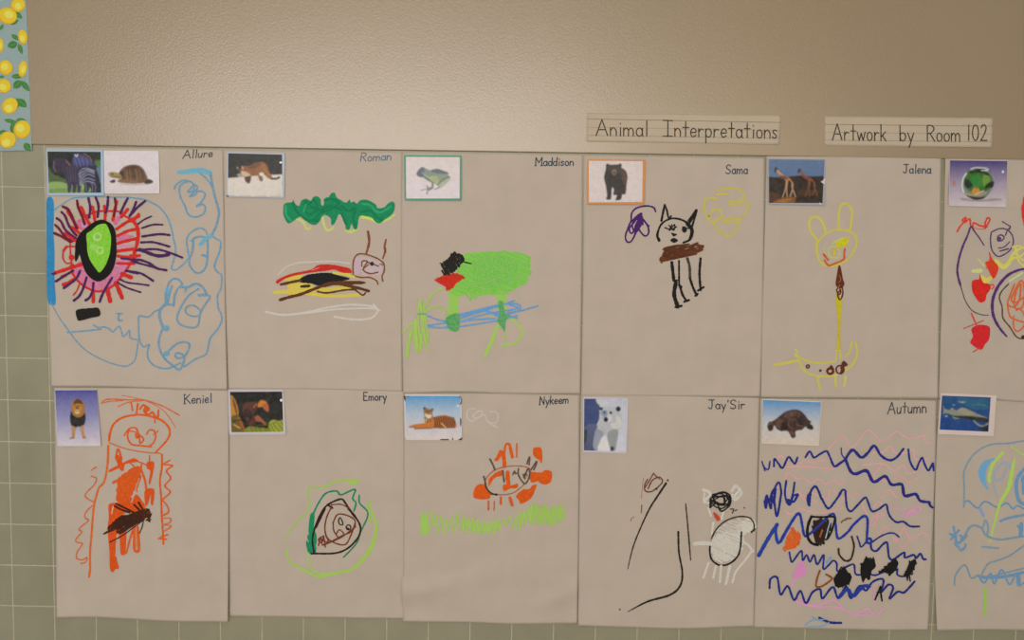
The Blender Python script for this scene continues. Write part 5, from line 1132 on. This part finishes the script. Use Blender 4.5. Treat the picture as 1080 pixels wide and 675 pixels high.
# giraffes
s = card('photo card of two giraffes walking on dark savanna under blue sky', [(809.6, 167.4), (870.6, 168.2), (870.2, 216.9), (810.4, 215.4)], (150, 152, 160), 0.0068, 0.0004)
s.crop(800, 158, 10.55)
bg(s, [(115, 106), (735, 112), (712, 592), (118, 590)], (88, 112, 150), (88, 108, 142)); s.fill(PP, (40, 30, 24), [(116, 300), (200, 305), (320, 300), (470, 285), (600, 295), (725, 290), (712, 592), (118, 590)], False)
s.fill(PP, (118, 72, 28), [(160, 575), (220, 545), (330, 525), (410, 530), (400, 585), (300, 592), (170, 590)]); s.fill(PP, (74, 44, 24), [(120, 480), (220, 490), (240, 540), (150, 570), (118, 560)]); s.fill(PP, (66, 44, 24), [(440, 450), (560, 440), (690, 460), (600, 500), (450, 510)]); s.fill(PP, (150, 98, 44), [(200, 572), (300, 545), (380, 545), (300, 580)])
GB = (168, 112, 72)
for dx, dy, k in ((0, 0, 1), (262, 14, .92)):
    f_ = lambda q: [(175 + (x - 175) * k + dx, 200 + (y - 200) * k + dy) for x, y in q]
    c = GB if dx == 0 else (128, 72, 50)
    s.fill(PP, (70, 56, 46), f_([(175, 235), (182, 195), (205, 195), (218, 215), (205, 235), (180, 258)]))
    s.fill(PP, c, f_([(205, 225), (235, 240), (270, 280), (330, 305), (365, 340), (390, 385), (380, 420), (355, 350), (325, 345), (320, 400), (300, 400), (300, 340), (250, 310), (215, 265)]))
    s.fill(PP, (116, 66, 44), f_([(250, 280), (310, 300), (330, 325), (290, 330), (240, 300)]))
    for a in ([(310, 340), (300, 430), (268, 525)], [(322, 350), (312, 440), (320, 520)], [(375, 370), (378, 440), (350, 520)], [(370, 400), (385, 450), (412, 520)]): s.S(PP, (176, 140, 112) if dx == 0 else (112, 66, 44), 1.2, f_(a))
    s.S(PP, (196, 170, 130) if dx == 0 else (136, 100, 66), 1, f_([(208, 232), (240, 262), (275, 285)]))
s.fill('edge_spot', (196, 186, 180), [(692, 352), (712, 345), (728, 322), (742, 320), (738, 378), (715, 372)]); s.fill('edge_spot#b', (196, 190, 188), [(680, 582), (690, 596), (706, 606), (676, 605)], False); s.disc('edge_spot#c', (120, 84, 92), 708, 210, 9)  # two pale spots and a mauve one along the right edge
# fish bowl
s = card('photo card of a round glass fishbowl with green plants on violet', [(1001.9, 168.8), (1062.6, 169.6), (1061.4, 218.6), (1000.4, 217.2)], (196, 186, 194), 0.0066, 0.0004)
s.crop(995, 160, 10.39)
bg(s, [(74, 95), (700, 103), (694, 330), (66, 320)], (66, 58, 118), (150, 136, 160)); bg(s, [(66, 320), (694, 330), (688, 604), (60, 588)], (150, 136, 160), (196, 186, 188)); s.fill(PP, (150, 140, 142), [(200, 505), (380, 530), (560, 510), (640, 530), (400, 548), (200, 530)])
s.fill(PP, (116, 124, 122), [(300, 180), (360, 170), (470, 178), (490, 215), (540, 270), (552, 340), (530, 420), (470, 490), (400, 525), (320, 520), (250, 480), (200, 410), (196, 330), (230, 250), (290, 210)])
s.fill(PP, (58, 104, 46), [(250, 240), (300, 205), (400, 200), (490, 230), (535, 300), (520, 390), (440, 440), (300, 440), (235, 380), (225, 300)]); s.fill(PP, (44, 124, 52), [(310, 270), (400, 260), (440, 320), (420, 400), (340, 400), (300, 330)]); s.fill(PP, (104, 142, 56), [(440, 260), (500, 270), (510, 330), (460, 400), (430, 340)])
s.fill(PP, (30, 40, 34), [(240, 300), (290, 320), (320, 370), (280, 400), (235, 370)]); s.fill(PP, (34, 42, 34), [(480, 350), (550, 325), (545, 385), (490, 395), (450, 400)]); s.S(PP, (32, 44, 32), 2.4, [(300, 230), (360, 215), (440, 225), (490, 250)]); s.S(PP, (28, 32, 36), 2, [(340, 185), (400, 195), (450, 185)])
s.fill(PP, (200, 132, 46), [(310, 440), (330, 400), (370, 395), (400, 430), (380, 465), (330, 465)]); s.fill(PP, (52, 40, 30), [(250, 480), (300, 490), (400, 500), (470, 490), (420, 522), (330, 524)]); s.S(PP, (170, 150, 100), 1.6, [(240, 460), (320, 475), (420, 470), (470, 440)]); s.S(PP, (206, 206, 204), 1.6, [(222, 440), (205, 380), (215, 300), (250, 240)]); s.S(PP, (196, 198, 196), 1.4, [(300, 190), (360, 176), (470, 182), (485, 205), (420, 205)]); s.S(PP, (200, 190, 176), 1.2, [(350, 470), (440, 430)]); s.S(PP, (80, 120, 50), 1.6, [(380, 250), (400, 330), (360, 400)])
s.disc(PP, (170, 120, 100), 115, 345, 16, 28); s.disc('edge_spot', (190, 196, 224), 652, 220, 14, 17)  # pale blue spot towards the upper right
# lion
s = card('photo card of a standing lion with black chest mane on violet blue', [(57.6, 411), (102.2, 411.2), (106.4, 470.4), (60.4, 470.6)], (196, 188, 198), 0.0045, 0.002)
s.crop(55, 405, 9.65)
bg(s, [(30, 64), (455, 62), (476, 340), (40, 340)], (76, 76, 146), (136, 136, 176)); bg(s, [(40, 340), (476, 340), (492, 622), (54, 624)], (136, 136, 176), (202, 192, 200))
s.fill(PP, (34, 34, 32), [(186, 300), (210, 270), (310, 270), (338, 310), (338, 380), (320, 420), (290, 440), (265, 430), (235, 445), (200, 425), (184, 380)]); s.fill(PP, (158, 110, 54), [(192, 240), (205, 180), (250, 150), (300, 165), (325, 200), (334, 260), (320, 310), (270, 340), (215, 315)]); s.fill(PP, (90, 60, 32), [(215, 190), (250, 152), (300, 170), (310, 200), (260, 200), (225, 215)]); s.fill(PP, (176, 122, 60), [(220, 215), (260, 200), (300, 215), (300, 270), (260, 300), (222, 270)])
s.disc(PP, (206, 186, 140), 255, 285, 26, 20); s.disc(PP, (90, 60, 40), 256, 245, 16, 10); s.S(PP, (54, 40, 28), 1, [(232, 225), (282, 225)]); s.S(PP, (60, 44, 30), 0.9, [(240, 280), (275, 280)])
s.fill(PP, (176, 132, 88), [(198, 430), (240, 445), (232, 500), (228, 545), (180, 560), (178, 548), (200, 530)]); s.fill(PP, (180, 132, 88), [(285, 440), (322, 425), (326, 500), (345, 545), (320, 555), (302, 530)]); s.S(PP, (120, 86, 56), 1.2, [(182, 556), (225, 548)]); s.S(PP, (130, 90, 62), 1.2, [(310, 548), (342, 550)])
# brown bear
s = card('photo card of a brown bear in a dark forest, with pale border', [(240.6, 410.6), (298.8, 411.2), (301.6, 458.2), (241.6, 458.6)], (184, 178, 186), 0.0045, 0.0018)
s.crop(235, 405, 11.25)
bg(s, [(85, 94), (703, 90), (718, 566), (104, 572)], (26, 24, 24), (30, 30, 22))
s.fill(PP, (176, 124, 52), [(90, 150), (115, 145), (150, 200), (178, 280), (182, 370), (120, 400), (98, 380)]); s.fill(PP, (110, 66, 24), [(110, 160), (150, 230), (172, 330), (168, 370), (140, 300)]); s.fill(PP, (98, 84, 34), [(100, 400), (180, 370), (230, 450), (260, 540), (240, 566), (106, 566)]); s.S(PP, (160, 76, 40), 2, [(180, 400), (220, 470), (250, 530)]); s.S(PP, (40, 36, 18), 1.6, [(120, 440), (200, 430)]); s.S(PP, (196, 140, 70), 1.6, [(130, 480), (200, 520)])
s.fill(PP, (84, 48, 34), [(236, 280), (260, 230), (330, 215), (400, 215), (430, 230), (400, 300), (360, 360), (400, 400), (380, 480), (300, 480), (250, 400)]); s.fill(PP, (52, 32, 26), [(250, 300), (330, 320), (360, 380), (300, 470), (260, 420)])
s.fill(PP, (190, 118, 44), [(412, 250), (440, 200), (470, 190), (520, 215), (525, 260), (470, 270), (420, 275)]); s.fill(PP, (166, 92, 56), [(470, 250), (525, 230), (548, 290), (535, 330), (490, 300)]); s.fill(PP, (150, 86, 60), [(380, 400), (410, 370), (450, 400), (510, 470), (505, 495), (455, 450), (400, 440)]); s.S(PP, (150, 96, 76), 1.2, [(368, 280), (395, 240)]); s.disc(PP, (70, 40, 26), 530, 190, 14); s.disc(PP, (60, 60, 56), 295, 415, 20)
s.fill(PP, (146, 152, 52), [(555, 450), (600, 425), (660, 440), (712, 430), (716, 565), (540, 566), (545, 500)]); s.fill(PP, (126, 128, 38), [(260, 566), (300, 510), (360, 500), (420, 520), (500, 520), (560, 566)]); s.zig(PP, (74, 84, 30), 0.9, [(550, 460), (712, 440), (714, 560), (300, 560), (320, 520)], 60, 4, 2)
s.disc('edge_spot', (222, 220, 220), 693, 192, 16)  # near-white round spot by the right edge
# tiger
s = card('photo card of a tiger lying down under blue sky, edges worn', [(426, 415.8), (486.6, 416.5), (487.4, 464.2), (427, 464.2)], (200, 192, 192), 0.0042, 0.0018, 1.8)
s.crop(422, 410, 9.82)
bg(s, [(54, 74), (622, 76), (628, 250), (56, 250)], (78, 144, 196), (164, 180, 196)); bg(s, [(56, 250), (628, 250), (630, 520), (62, 522)], (164, 180, 196), (206, 194, 194))
TG = (180, 104, 40)
s.fill(PP, TG, [(340, 300), (380, 285), (460, 274), (530, 295), (575, 340), (585, 385), (560, 408), (420, 412), (330, 410), (150, 418), (150, 400), (90, 402), (92, 388), (160, 372), (230, 360), (240, 310)]); s.fill(PP, (150, 112, 74), [(246, 205), (262, 190), (300, 208), (330, 205), (344, 212), (334, 260), (345, 300), (290, 320), (250, 345), (235, 350), (248, 290), (242, 240)]); s.fill(PP, (206, 190, 170), [(258, 260), (300, 270), (330, 275), (310, 310), (270, 300)]); s.fill(PP, (200, 182, 150), [(240, 310), (280, 320), (255, 355), (235, 352)]); s.fill(PP, (186, 110, 40), [(130, 372), (240, 358), (330, 340), (335, 400), (200, 412), (140, 405)])
s.disc(PP, (40, 34, 30), 250, 200, 10, 14); s.disc(PP, (50, 42, 36), 334, 212, 10); s.S(PP, (60, 46, 36), 0.8, [(270, 225), (300, 240)]); s.S(PP, (60, 46, 36), 0.8, [(300, 222), (322, 235)]); s.disc(PP, (90, 60, 44), 284, 250, 9)
for i in range(10): s.S(PP, (44, 28, 20), 1.3, [(352 + 22 * i, 300 - 10 * math.sin(i / 3)), (366 + 22 * i, 345), (358 + 22 * i, 400)])
s.S(PP, (196, 176, 140), 1.2, [(430, 360), (470, 400)]); s.S(PP, (110, 70, 40), 1, [(100, 400), (140, 392)]); s.S(PP, (130, 70, 36), 1.2, [(150, 414), (330, 408)])
for a in ([(262, 232), (282, 225)], [(300, 238), (326, 232)], [(258, 300), (262, 340)], [(286, 318), (280, 350)], [(310, 310), (316, 345)], [(252, 215), (262, 205)]): s.S(PP, (64, 44, 32), 1.0, a)
for q in ([(36, 72), (56, 84), (52, 130), (40, 100)], [(618, 150), (630, 145), (628, 170)], [(622, 300), (634, 320), (632, 380), (622, 384)], [(420, 522), (500, 522), (500, 532), (420, 530)], [(536, 528), (544, 508), (554, 526)], [(600, 530), (640, 508), (638, 528)]): s.fill('worn_edge#%d' % q[0][0], (64, 58, 54), q)
s.S('worn_edge#36', (110, 110, 116), 0.8, [(60, 80), (100, 82)]); s.S('worn_edge#618', (80, 74, 70), 1, [(615, 80), (634, 110), (632, 150)]); s.disc(PP, (196, 194, 200), 598, 180, 18, 15)
# polar bear
s = card('photo card of a polar bear walking forward, with pale lilac border', [(615.2, 418.6), (662.6, 419.8), (661, 477.9), (614.8, 476.8)], (184, 182, 198), 0.0048, 0.0014)
s.crop(610, 412, 9.65)
bg(s, [(60, 82), (488, 84), (478, 620), (56, 608)], (182, 184, 196), (196, 196, 206))
s.fill(PP, (54, 70, 116), [(60, 84), (180, 84), (215, 130), (215, 260), (190, 340), (140, 400), (62, 400)]); s.fill(PP, (84, 92, 128), [(58, 380), (150, 340), (200, 380), (190, 612), (58, 606)], True, (72, 78, 104)); s.fill(PP, (48, 54, 58), [(58, 410), (90, 410), (80, 520), (58, 540)]); s.fill(PP, (188, 190, 198), [(180, 90), (260, 100), (330, 130), (220, 150)])
s.fill(PP, (174, 177, 182), [(215, 190), (260, 165), (340, 165), (400, 180), (440, 270), (442, 360), (400, 430), (385, 560), (370, 612), (318, 612), (305, 520), (285, 450), (240, 470), (205, 530), (190, 612), (150, 560), (180, 420), (205, 330), (220, 260)]); s.fill(PP, (196, 194, 192), [(380, 260), (420, 270), (440, 330), (430, 370), (360, 390), (330, 340), (380, 320)]); s.fill(PP, (140, 144, 146), [(300, 430), (400, 400), (390, 540), (372, 610), (318, 612)]); s.fill(PP, (142, 148, 162), [(180, 400), (260, 430), (215, 520), (190, 612), (150, 560)])
s.fill(PP, (128, 140, 170), [(225, 225), (255, 200), (290, 205), (290, 260), (262, 270), (245, 250)]); s.fill(PP, (196, 194, 196), [(300, 250), (335, 250), (335, 310), (300, 315)])
s.disc(PP, (36, 42, 66), 230, 184, 20, 18); s.disc(PP, (34, 36, 48), 406, 186, 25, 26); s.disc(PP, (24, 26, 36), 280, 294, 22, 26); s.disc(PP, (34, 42, 66), 330, 224, 16, 14); s.disc(PP, (52, 66, 110), 265, 222, 13, 12); s.disc(PP, (46, 52, 66), 340, 590, 24, 22); s.fill(PP, (208, 204, 206), [(200, 600), (215, 530), (260, 465), (290, 480), (312, 560), (318, 612)])
s.S(PP, (150, 146, 176), 1, [(410, 82), (432, 96)])
# tortoise
s = card('photo card of a dark brown tortoise under a blue sky, slightly tilted', [(803.8, 420.5), (866.8, 423.4), (863.9, 470.4), (803.2, 467.8)], (202, 190, 178), 0.0048, 0.0016)
s.crop(795, 410, 10.39)
bg(s, [(100, 122), (738, 148), (722, 380), (98, 370)], (76, 138, 190), (184, 186, 190)); bg(s, [(98, 370), (722, 380), (710, 615), (92, 598)], (184, 186, 190), (204, 188, 172))
TD = (66, 46, 42)
s.fill(PP, TD, [(150, 400), (165, 365), (215, 350), (280, 300), (340, 255), (420, 228), (500, 235), (555, 280), (600, 340), (632, 360), (620, 385), (655, 430), (640, 448), (590, 440), (565, 415), (530, 450), (460, 465), (460, 520), (430, 542), (410, 530), (370, 465), (300, 465), (250, 440), (225, 400), (205, 455), (170, 465), (152, 440)])
s.fill(PP, (96, 64, 56), [(250, 345), (300, 330), (320, 360), (300, 420), (260, 430), (235, 395)]); s.fill(PP, (88, 62, 58), [(330, 270), (420, 240), (480, 250), (440, 300), (340, 310)]); s.fill(PP, (40, 28, 28), [(300, 380), (360, 360), (380, 420), (350, 460), (300, 450)]); s.fill(PP, (44, 32, 32), [(480, 300), (540, 310), (560, 380), (490, 390)]); s.fill(PP, (36, 34, 32), [(590, 400), (630, 390), (655, 430), (640, 448), (595, 440)])
for a in ([(340, 300), (400, 330), (460, 340)], [(400, 250), (420, 300)], [(500, 260), (490, 310)], [(390, 330), (380, 400), (420, 440)], [(470, 390), (540, 420)]): s.S(PP, (110, 80, 74), 0.9, a)
s.S(PP, (104, 72, 62), 1.6, [(165, 390), (200, 380)]); s.S(PP, (104, 72, 62), 1.4, [(400, 470), (440, 500)])
# shark
s = card('photo card of a shark in deep blue water, with wide white border', [(992.1, 414.4), (1051, 417), (1048, 460), (989.1, 457.8)], (202, 186, 180), 0.0068, 0.001)
s.crop(985, 412, 9.93)
bg(s, [(85, 52), (595, 70), (570, 430), (60, 408)], (38, 78, 122), (30, 64, 128)); s.fill(PP, (46, 94, 128), [(250, 70), (400, 80), (560, 100), (560, 190), (400, 190), (300, 130)])
s.fill(PP, (132, 136, 126), [(95, 150), (115, 190), (160, 200), (200, 195), (240, 205), (280, 180), (320, 180), (400, 215), (470, 250), (565, 290), (565, 330), (440, 310), (300, 290), (230, 295), (210, 265), (120, 235), (95, 248), (100, 205)]); s.fill(PP, (46, 46, 42), [(120, 238), (210, 262), (300, 262), (420, 270), (560, 290), (562, 335), (440, 315), (300, 292), (225, 280)]); s.fill(PP, (150, 146, 124), [(250, 210), (310, 190), (380, 220), (430, 250), (330, 255)]); s.S(PP, (140, 150, 130), 1.5, [(420, 318), (470, 360), (520, 372), (572, 340)]); s.fill(PP, (30, 44, 52), [(470, 385), (520, 375), (566, 360), (560, 425), (500, 420)]); s.S(PP, (130, 150, 140), 1.2, [(200, 275), (222, 292)])
s.S(PP, (110, 146, 160), 1.2, [(260, 115), (300, 125), (330, 118)]); s.disc(PP, (140, 160, 160), 300, 120, 14, 9); s.disc(PP, (110, 140, 176), 208, 150, 14, 8); s.disc(PP, (150, 166, 190), 130, 268, 16, 7); s.S(PP, (90, 124, 140), 0.9, [(400, 150), (450, 145), (540, 152)]); s.disc(PP, (150, 160, 160), 190, 190, 16, 6)


# ================================================================== title strips
def strip(label, q, lines, seed):
    q = [np.array(p, float) for p in q]

    def depth(x, y):
        t = np.clip((y - q[0][1]) / (q[3][1] - q[0][1]), 0, 1); u = (x - q[0][0]) / (q[1][0] - q[0][0])
        return 0.0048 + 0.0018 * smooth((t - 0.45) / 0.55) * (0.5 + 0.5 * np.sin(1.2 + u * 5.5 + seed))
    nu, nv = 60, 12
    P = np.array([[(q[0] * (1 - u) + q[1] * u) * (1 - t) + (q[3] * (1 - u) + q[2] * u) * t for u in np.linspace(0, 1, nu)] for t in np.linspace(0, 1, nv)]).reshape(-1, 2)
    V = wall(P[:, 0], P[:, 1], depth(P[:, 0], P[:, 1]))
    root = thing('title_strip', label, 'sign', (float(V[:, 0].mean()), 0, float(V[:, 2].min())), 'handwritten title strips')
    V = V - np.array(root.location); N = nu * nv; F = []
    for j in range(nv - 1):
        for i in range(nu - 1):
            a = j * nu + i
            F += [(a, a + nu, a + nu + 1, a + 1), (N + a, N + a + 1, N + a + nu + 1, N + a + nu)]
    rim = list(range(nu)) + [j * nu + nu - 1 for j in range(1, nv)] + [(nv - 1) * nu + i for i in range(nu - 2, -1, -1)] + [j * nu for j in range(nv - 2, 0, -1)]
    for a, b in zip(rim, rim[1:] + rim[:1]): F.append((a, b, N + b, N + a))
    mesh_obj('card', np.concatenate([V, V + np.array([0, 0.0005, 0])]), F, [M_STRIP], root, True)
    s = Surf(root, depth, lin((178, 160, 132)) / np.array((0.63, 0.535, 0.41)))
    for (a, b, c, w) in lines: s.L('ruled_line#%d' % a[1], c, w, [a, b])
    return s


LC = (138, 124, 104); LC2 = (154, 138, 118)
TI = (58, 49, 40)
s = strip('ruled paper strip reading Animal Interpretations', [(619, 119.2), (824.3, 121.6), (822, 152.6), (618.6, 149.2)],
          [((619.5, 125.4), (824, 129.2), LC, 0.7), ((619.5, 134.2), (823, 137.6), LC2, 0.5), ((619.5, 142.6), (822.6, 146), LC2, 0.6)], 0.5)
s.text('lettering', TI, 1.15, 'Animal', 628, 143, 684.4, 143.9, 16.8)
s.text('lettering#Interpretations', TI, 1.15, 'Interpretations', 698.6, 143.6, 820.6, 146, 16.6)
s = strip('ruled paper strip reading Artwork by Room 102', [(870, 122.6), (1047.6, 124.4), (1046.4, 155.6), (869.6, 153.6)],
          [((870.5, 131.2), (1047, 133), LC, 0.7), ((870.5, 139.6), (1047, 141.4), LC2, 0.5), ((870.5, 147.8), (1047, 149.6), LC2, 0.6)], 2.0)
s.text('lettering', TI, 1.15, 'Artwork', 877.4, 147.8, 935.4, 148.6, 17.2)
s.text('lettering#by', TI, 1.15, 'by', 948, 148.6, 964.6, 148.8, 16.6)
s.text('lettering#Room', TI, 1.15, 'Room', 976.6, 149, 1014, 149.2, 16.6)
s.text('lettering#102', TI, 1.15, '102', 1018.6, 148, 1042, 148.4, 16.4)

# ================================================================== lemon border strip
q = [np.array(p) for p in ((-14.0, -150.0), (21.5, -150.0), (33.6, 158.4), (-2.0, 159.6))]
ldep = lambda x, y: 0.0049 + 0 * np.asarray(x, float)
Pq = []
for i in range(41):
    t = i / 40
    for u in (0, 0.5, 1): Pq.append((q[0] * (1 - u) + q[1] * u) * (1 - t) + (q[3] * (1 - u) + q[2] * u) * t)
Pq = np.array(Pq); V = wall(Pq[:, 0], Pq[:, 1], ldep(Pq[:, 0], Pq[:, 1]))
root = thing('bulletin_board_border', 'blue border strip printed with yellow lemons at the wall corner', 'border strip', (float(V[:, 0].mean()), 0, float(V[:, 2].min())))
V = V - np.array(root.location); F = []; N = len(V)
for i in range(40):
    for u in (0, 1):
        a = 3 * i + u
        F += [(a, a + 3, a + 4, a + 1), (N + a, N + a + 1, N + a + 4, N + a + 3)]
rim = [0, 1, 2] + [3 * i + 2 for i in range(1, 41)] + [121, 120] + [3 * i for i in range(39, 0, -1)]
for a, b in zip(rim, rim[1:] + rim[:1]): F.append((a, b, N + b, N + a))
mesh_obj('strip', np.concatenate([V, V + np.array([0, 0.0008, 0])]), F, [card_mat((134, 154, 154))], root)
s = Surf(root, ldep, ILL * 0.92, 0.0002); s.mats = (M_PRINT, M_PRINT); s.rnd = random.Random(4)
s.crop(0, 0, 4.1)
LY = (212, 176, 30); LF = (54, 112, 46); LF2 = (84, 138, 66)


def leaf(x, y, a, ln, w=0.42, c=LF):
    ca, sa = math.cos(math.radians(a)), math.sin(math.radians(a))
    s.fill('lemon_print', c, [(x + ca * u * ln - sa * v * ln * w, y + sa * u * ln + ca * v * ln * w) for u, v in ((0, 0), (.3, .42), (.65, .4), (1, 0), (.65, -.4), (.3, -.42))])
    s.S('lemon_print', LF2, 0.6, [(x + ca * ln * .1, y + sa * ln * .1), (x + ca * ln * .9, y + sa * ln * .9)])


def lemon(x, y, rx, ry, a=0, hx=0, hy=0, lim=999):
    s.disc('lemon_print', (196, 152, 16), x, y, rx, ry, None, 12, a); s.disc('lemon_print', LY, x + rx * .06, y - ry * .06, rx * .9, ry * .88, None, 12, a)
    s.disc('lemon_print', (226, 198, 80), x + hx, y + hy, rx * .5, ry * .45, None, 10, a)


for (dy, dx) in ((0, 0), (-640, -24)):
    off = (lambda x, y, dx=dx, dy=dy: (x + dx, y + dy))
    for (x, y, a, ln, w) in ((48, 40, 40, 62, .45), (45, 105, -28, 40, .5), (0, 130, -60, 30, .5), (50, 150, 35, 40, .5), (75, 188, 165, 44, .8), (80, 190, 70, 46, .45), (50, 330, 0, 50, .45), (90, 350, 135, 44, .8), (92, 350, 52, 56, .45), (-5, 332, 0, 25, .5), (76, 430, 40, 50, .7), (78, 425, 110, 64, .5), (18, 518, 12, 60, .3), (55, 528, 85, 60, .5), (68, 520, 0, 44, .45), (-5, 575, -10, 36, .6), (105, 620, 50, 40, .8)):
        if dy and y > 560: continue
        leaf(*off(x, y), a, ln, w)
    for (x, y, rx, ry, a, hx, hy) in ((32, 68, 42, 36, 20, 6, -6), (78, 22, 30, 32, 60, 0, 4), (98, 160, 20, 33, -10, -2, 6), (2, 196, 14, 30, 0, -2, 0), (24, 292, 30, 33, -30, -4, -4), (98, 298, 19, 36, 10, 2, 2), (16, 372, 32, 30, 30, -4, 4), (42, 458, 33, 38, 40, -4, 10), (95, 560, 36, 40, 20, -8, -6), (32, 605, 38, 36, -35, -6, 12)):
        if dy and y > 560: continue
        lemon(*off(x, y), rx, ry, a, hx, hy)

for s in SURFS: s.build()

# ================================================================== light and camera
def area(name, loc, target, sx, sy, power, col):
    d = bpy.data.lights.new(name, 'AREA'); d.shape = 'RECTANGLE'; d.size = sx; d.size_y = sy
    d.energy = power; d.color = col
    o = bpy.data.objects.new(name, d); COL.objects.link(o); o.location = loc
    o.rotation_euler = (Vector(target) - Vector(loc)).to_track_quat('-Z', 'Y').to_euler()
    return o


area('hall_lamp', (0.1, -6.2, 2.33), (0.6, 0, 1.3), 4.0, 0.45, 150, (1.0, 0.94, 0.87))
area('ceiling_lamp', (0.9, -1.5, CEIL - 0.03), (0.9, -1.5, 0), 1.2, 0.3, 3.5, (1.0, 0.93, 0.84))
area('hall_lamp', (3.1, -6.2, 2.2), (2.0, 0, 1.3), 1.9, 0.35, 26, (1.0, 0.82, 0.58))

w = bpy.data.worlds.new('hall'); SC.world = w; w.use_nodes = True
w.node_tree.nodes['Background'].inputs['Color'].default_value = (0.95, 0.97, 1.0, 1)
w.node_tree.nodes['Background'].inputs['Strength'].default_value = 0.29

cd = bpy.data.cameras.new('camera'); cam = bpy.data.objects.new('camera', cd); COL.objects.link(cam)
cd.sensor_fit = 'HORIZONTAL'; cd.sensor_width = 36; cd.lens = FX / 1080 * 36
cd.clip_start = 0.02
wl = lambda r: Vector((r[0], r[2], -r[1]))
rx, up, bk = wl(R[0]), -wl(R[1]), -wl(R[2])
M = Matrix((rx, up, bk)).transposed().to_4x4(); M.translation = Vector(CAM)
cam.matrix_world = M
SC.camera = cam
SC.view_settings.view_transform = 'Standard'
SC.view_settings.look = 'None'
SC.view_settings.gamma = 1
SC.view_settings.use_curve_mapping = False
SC.view_settings.exposure = 0
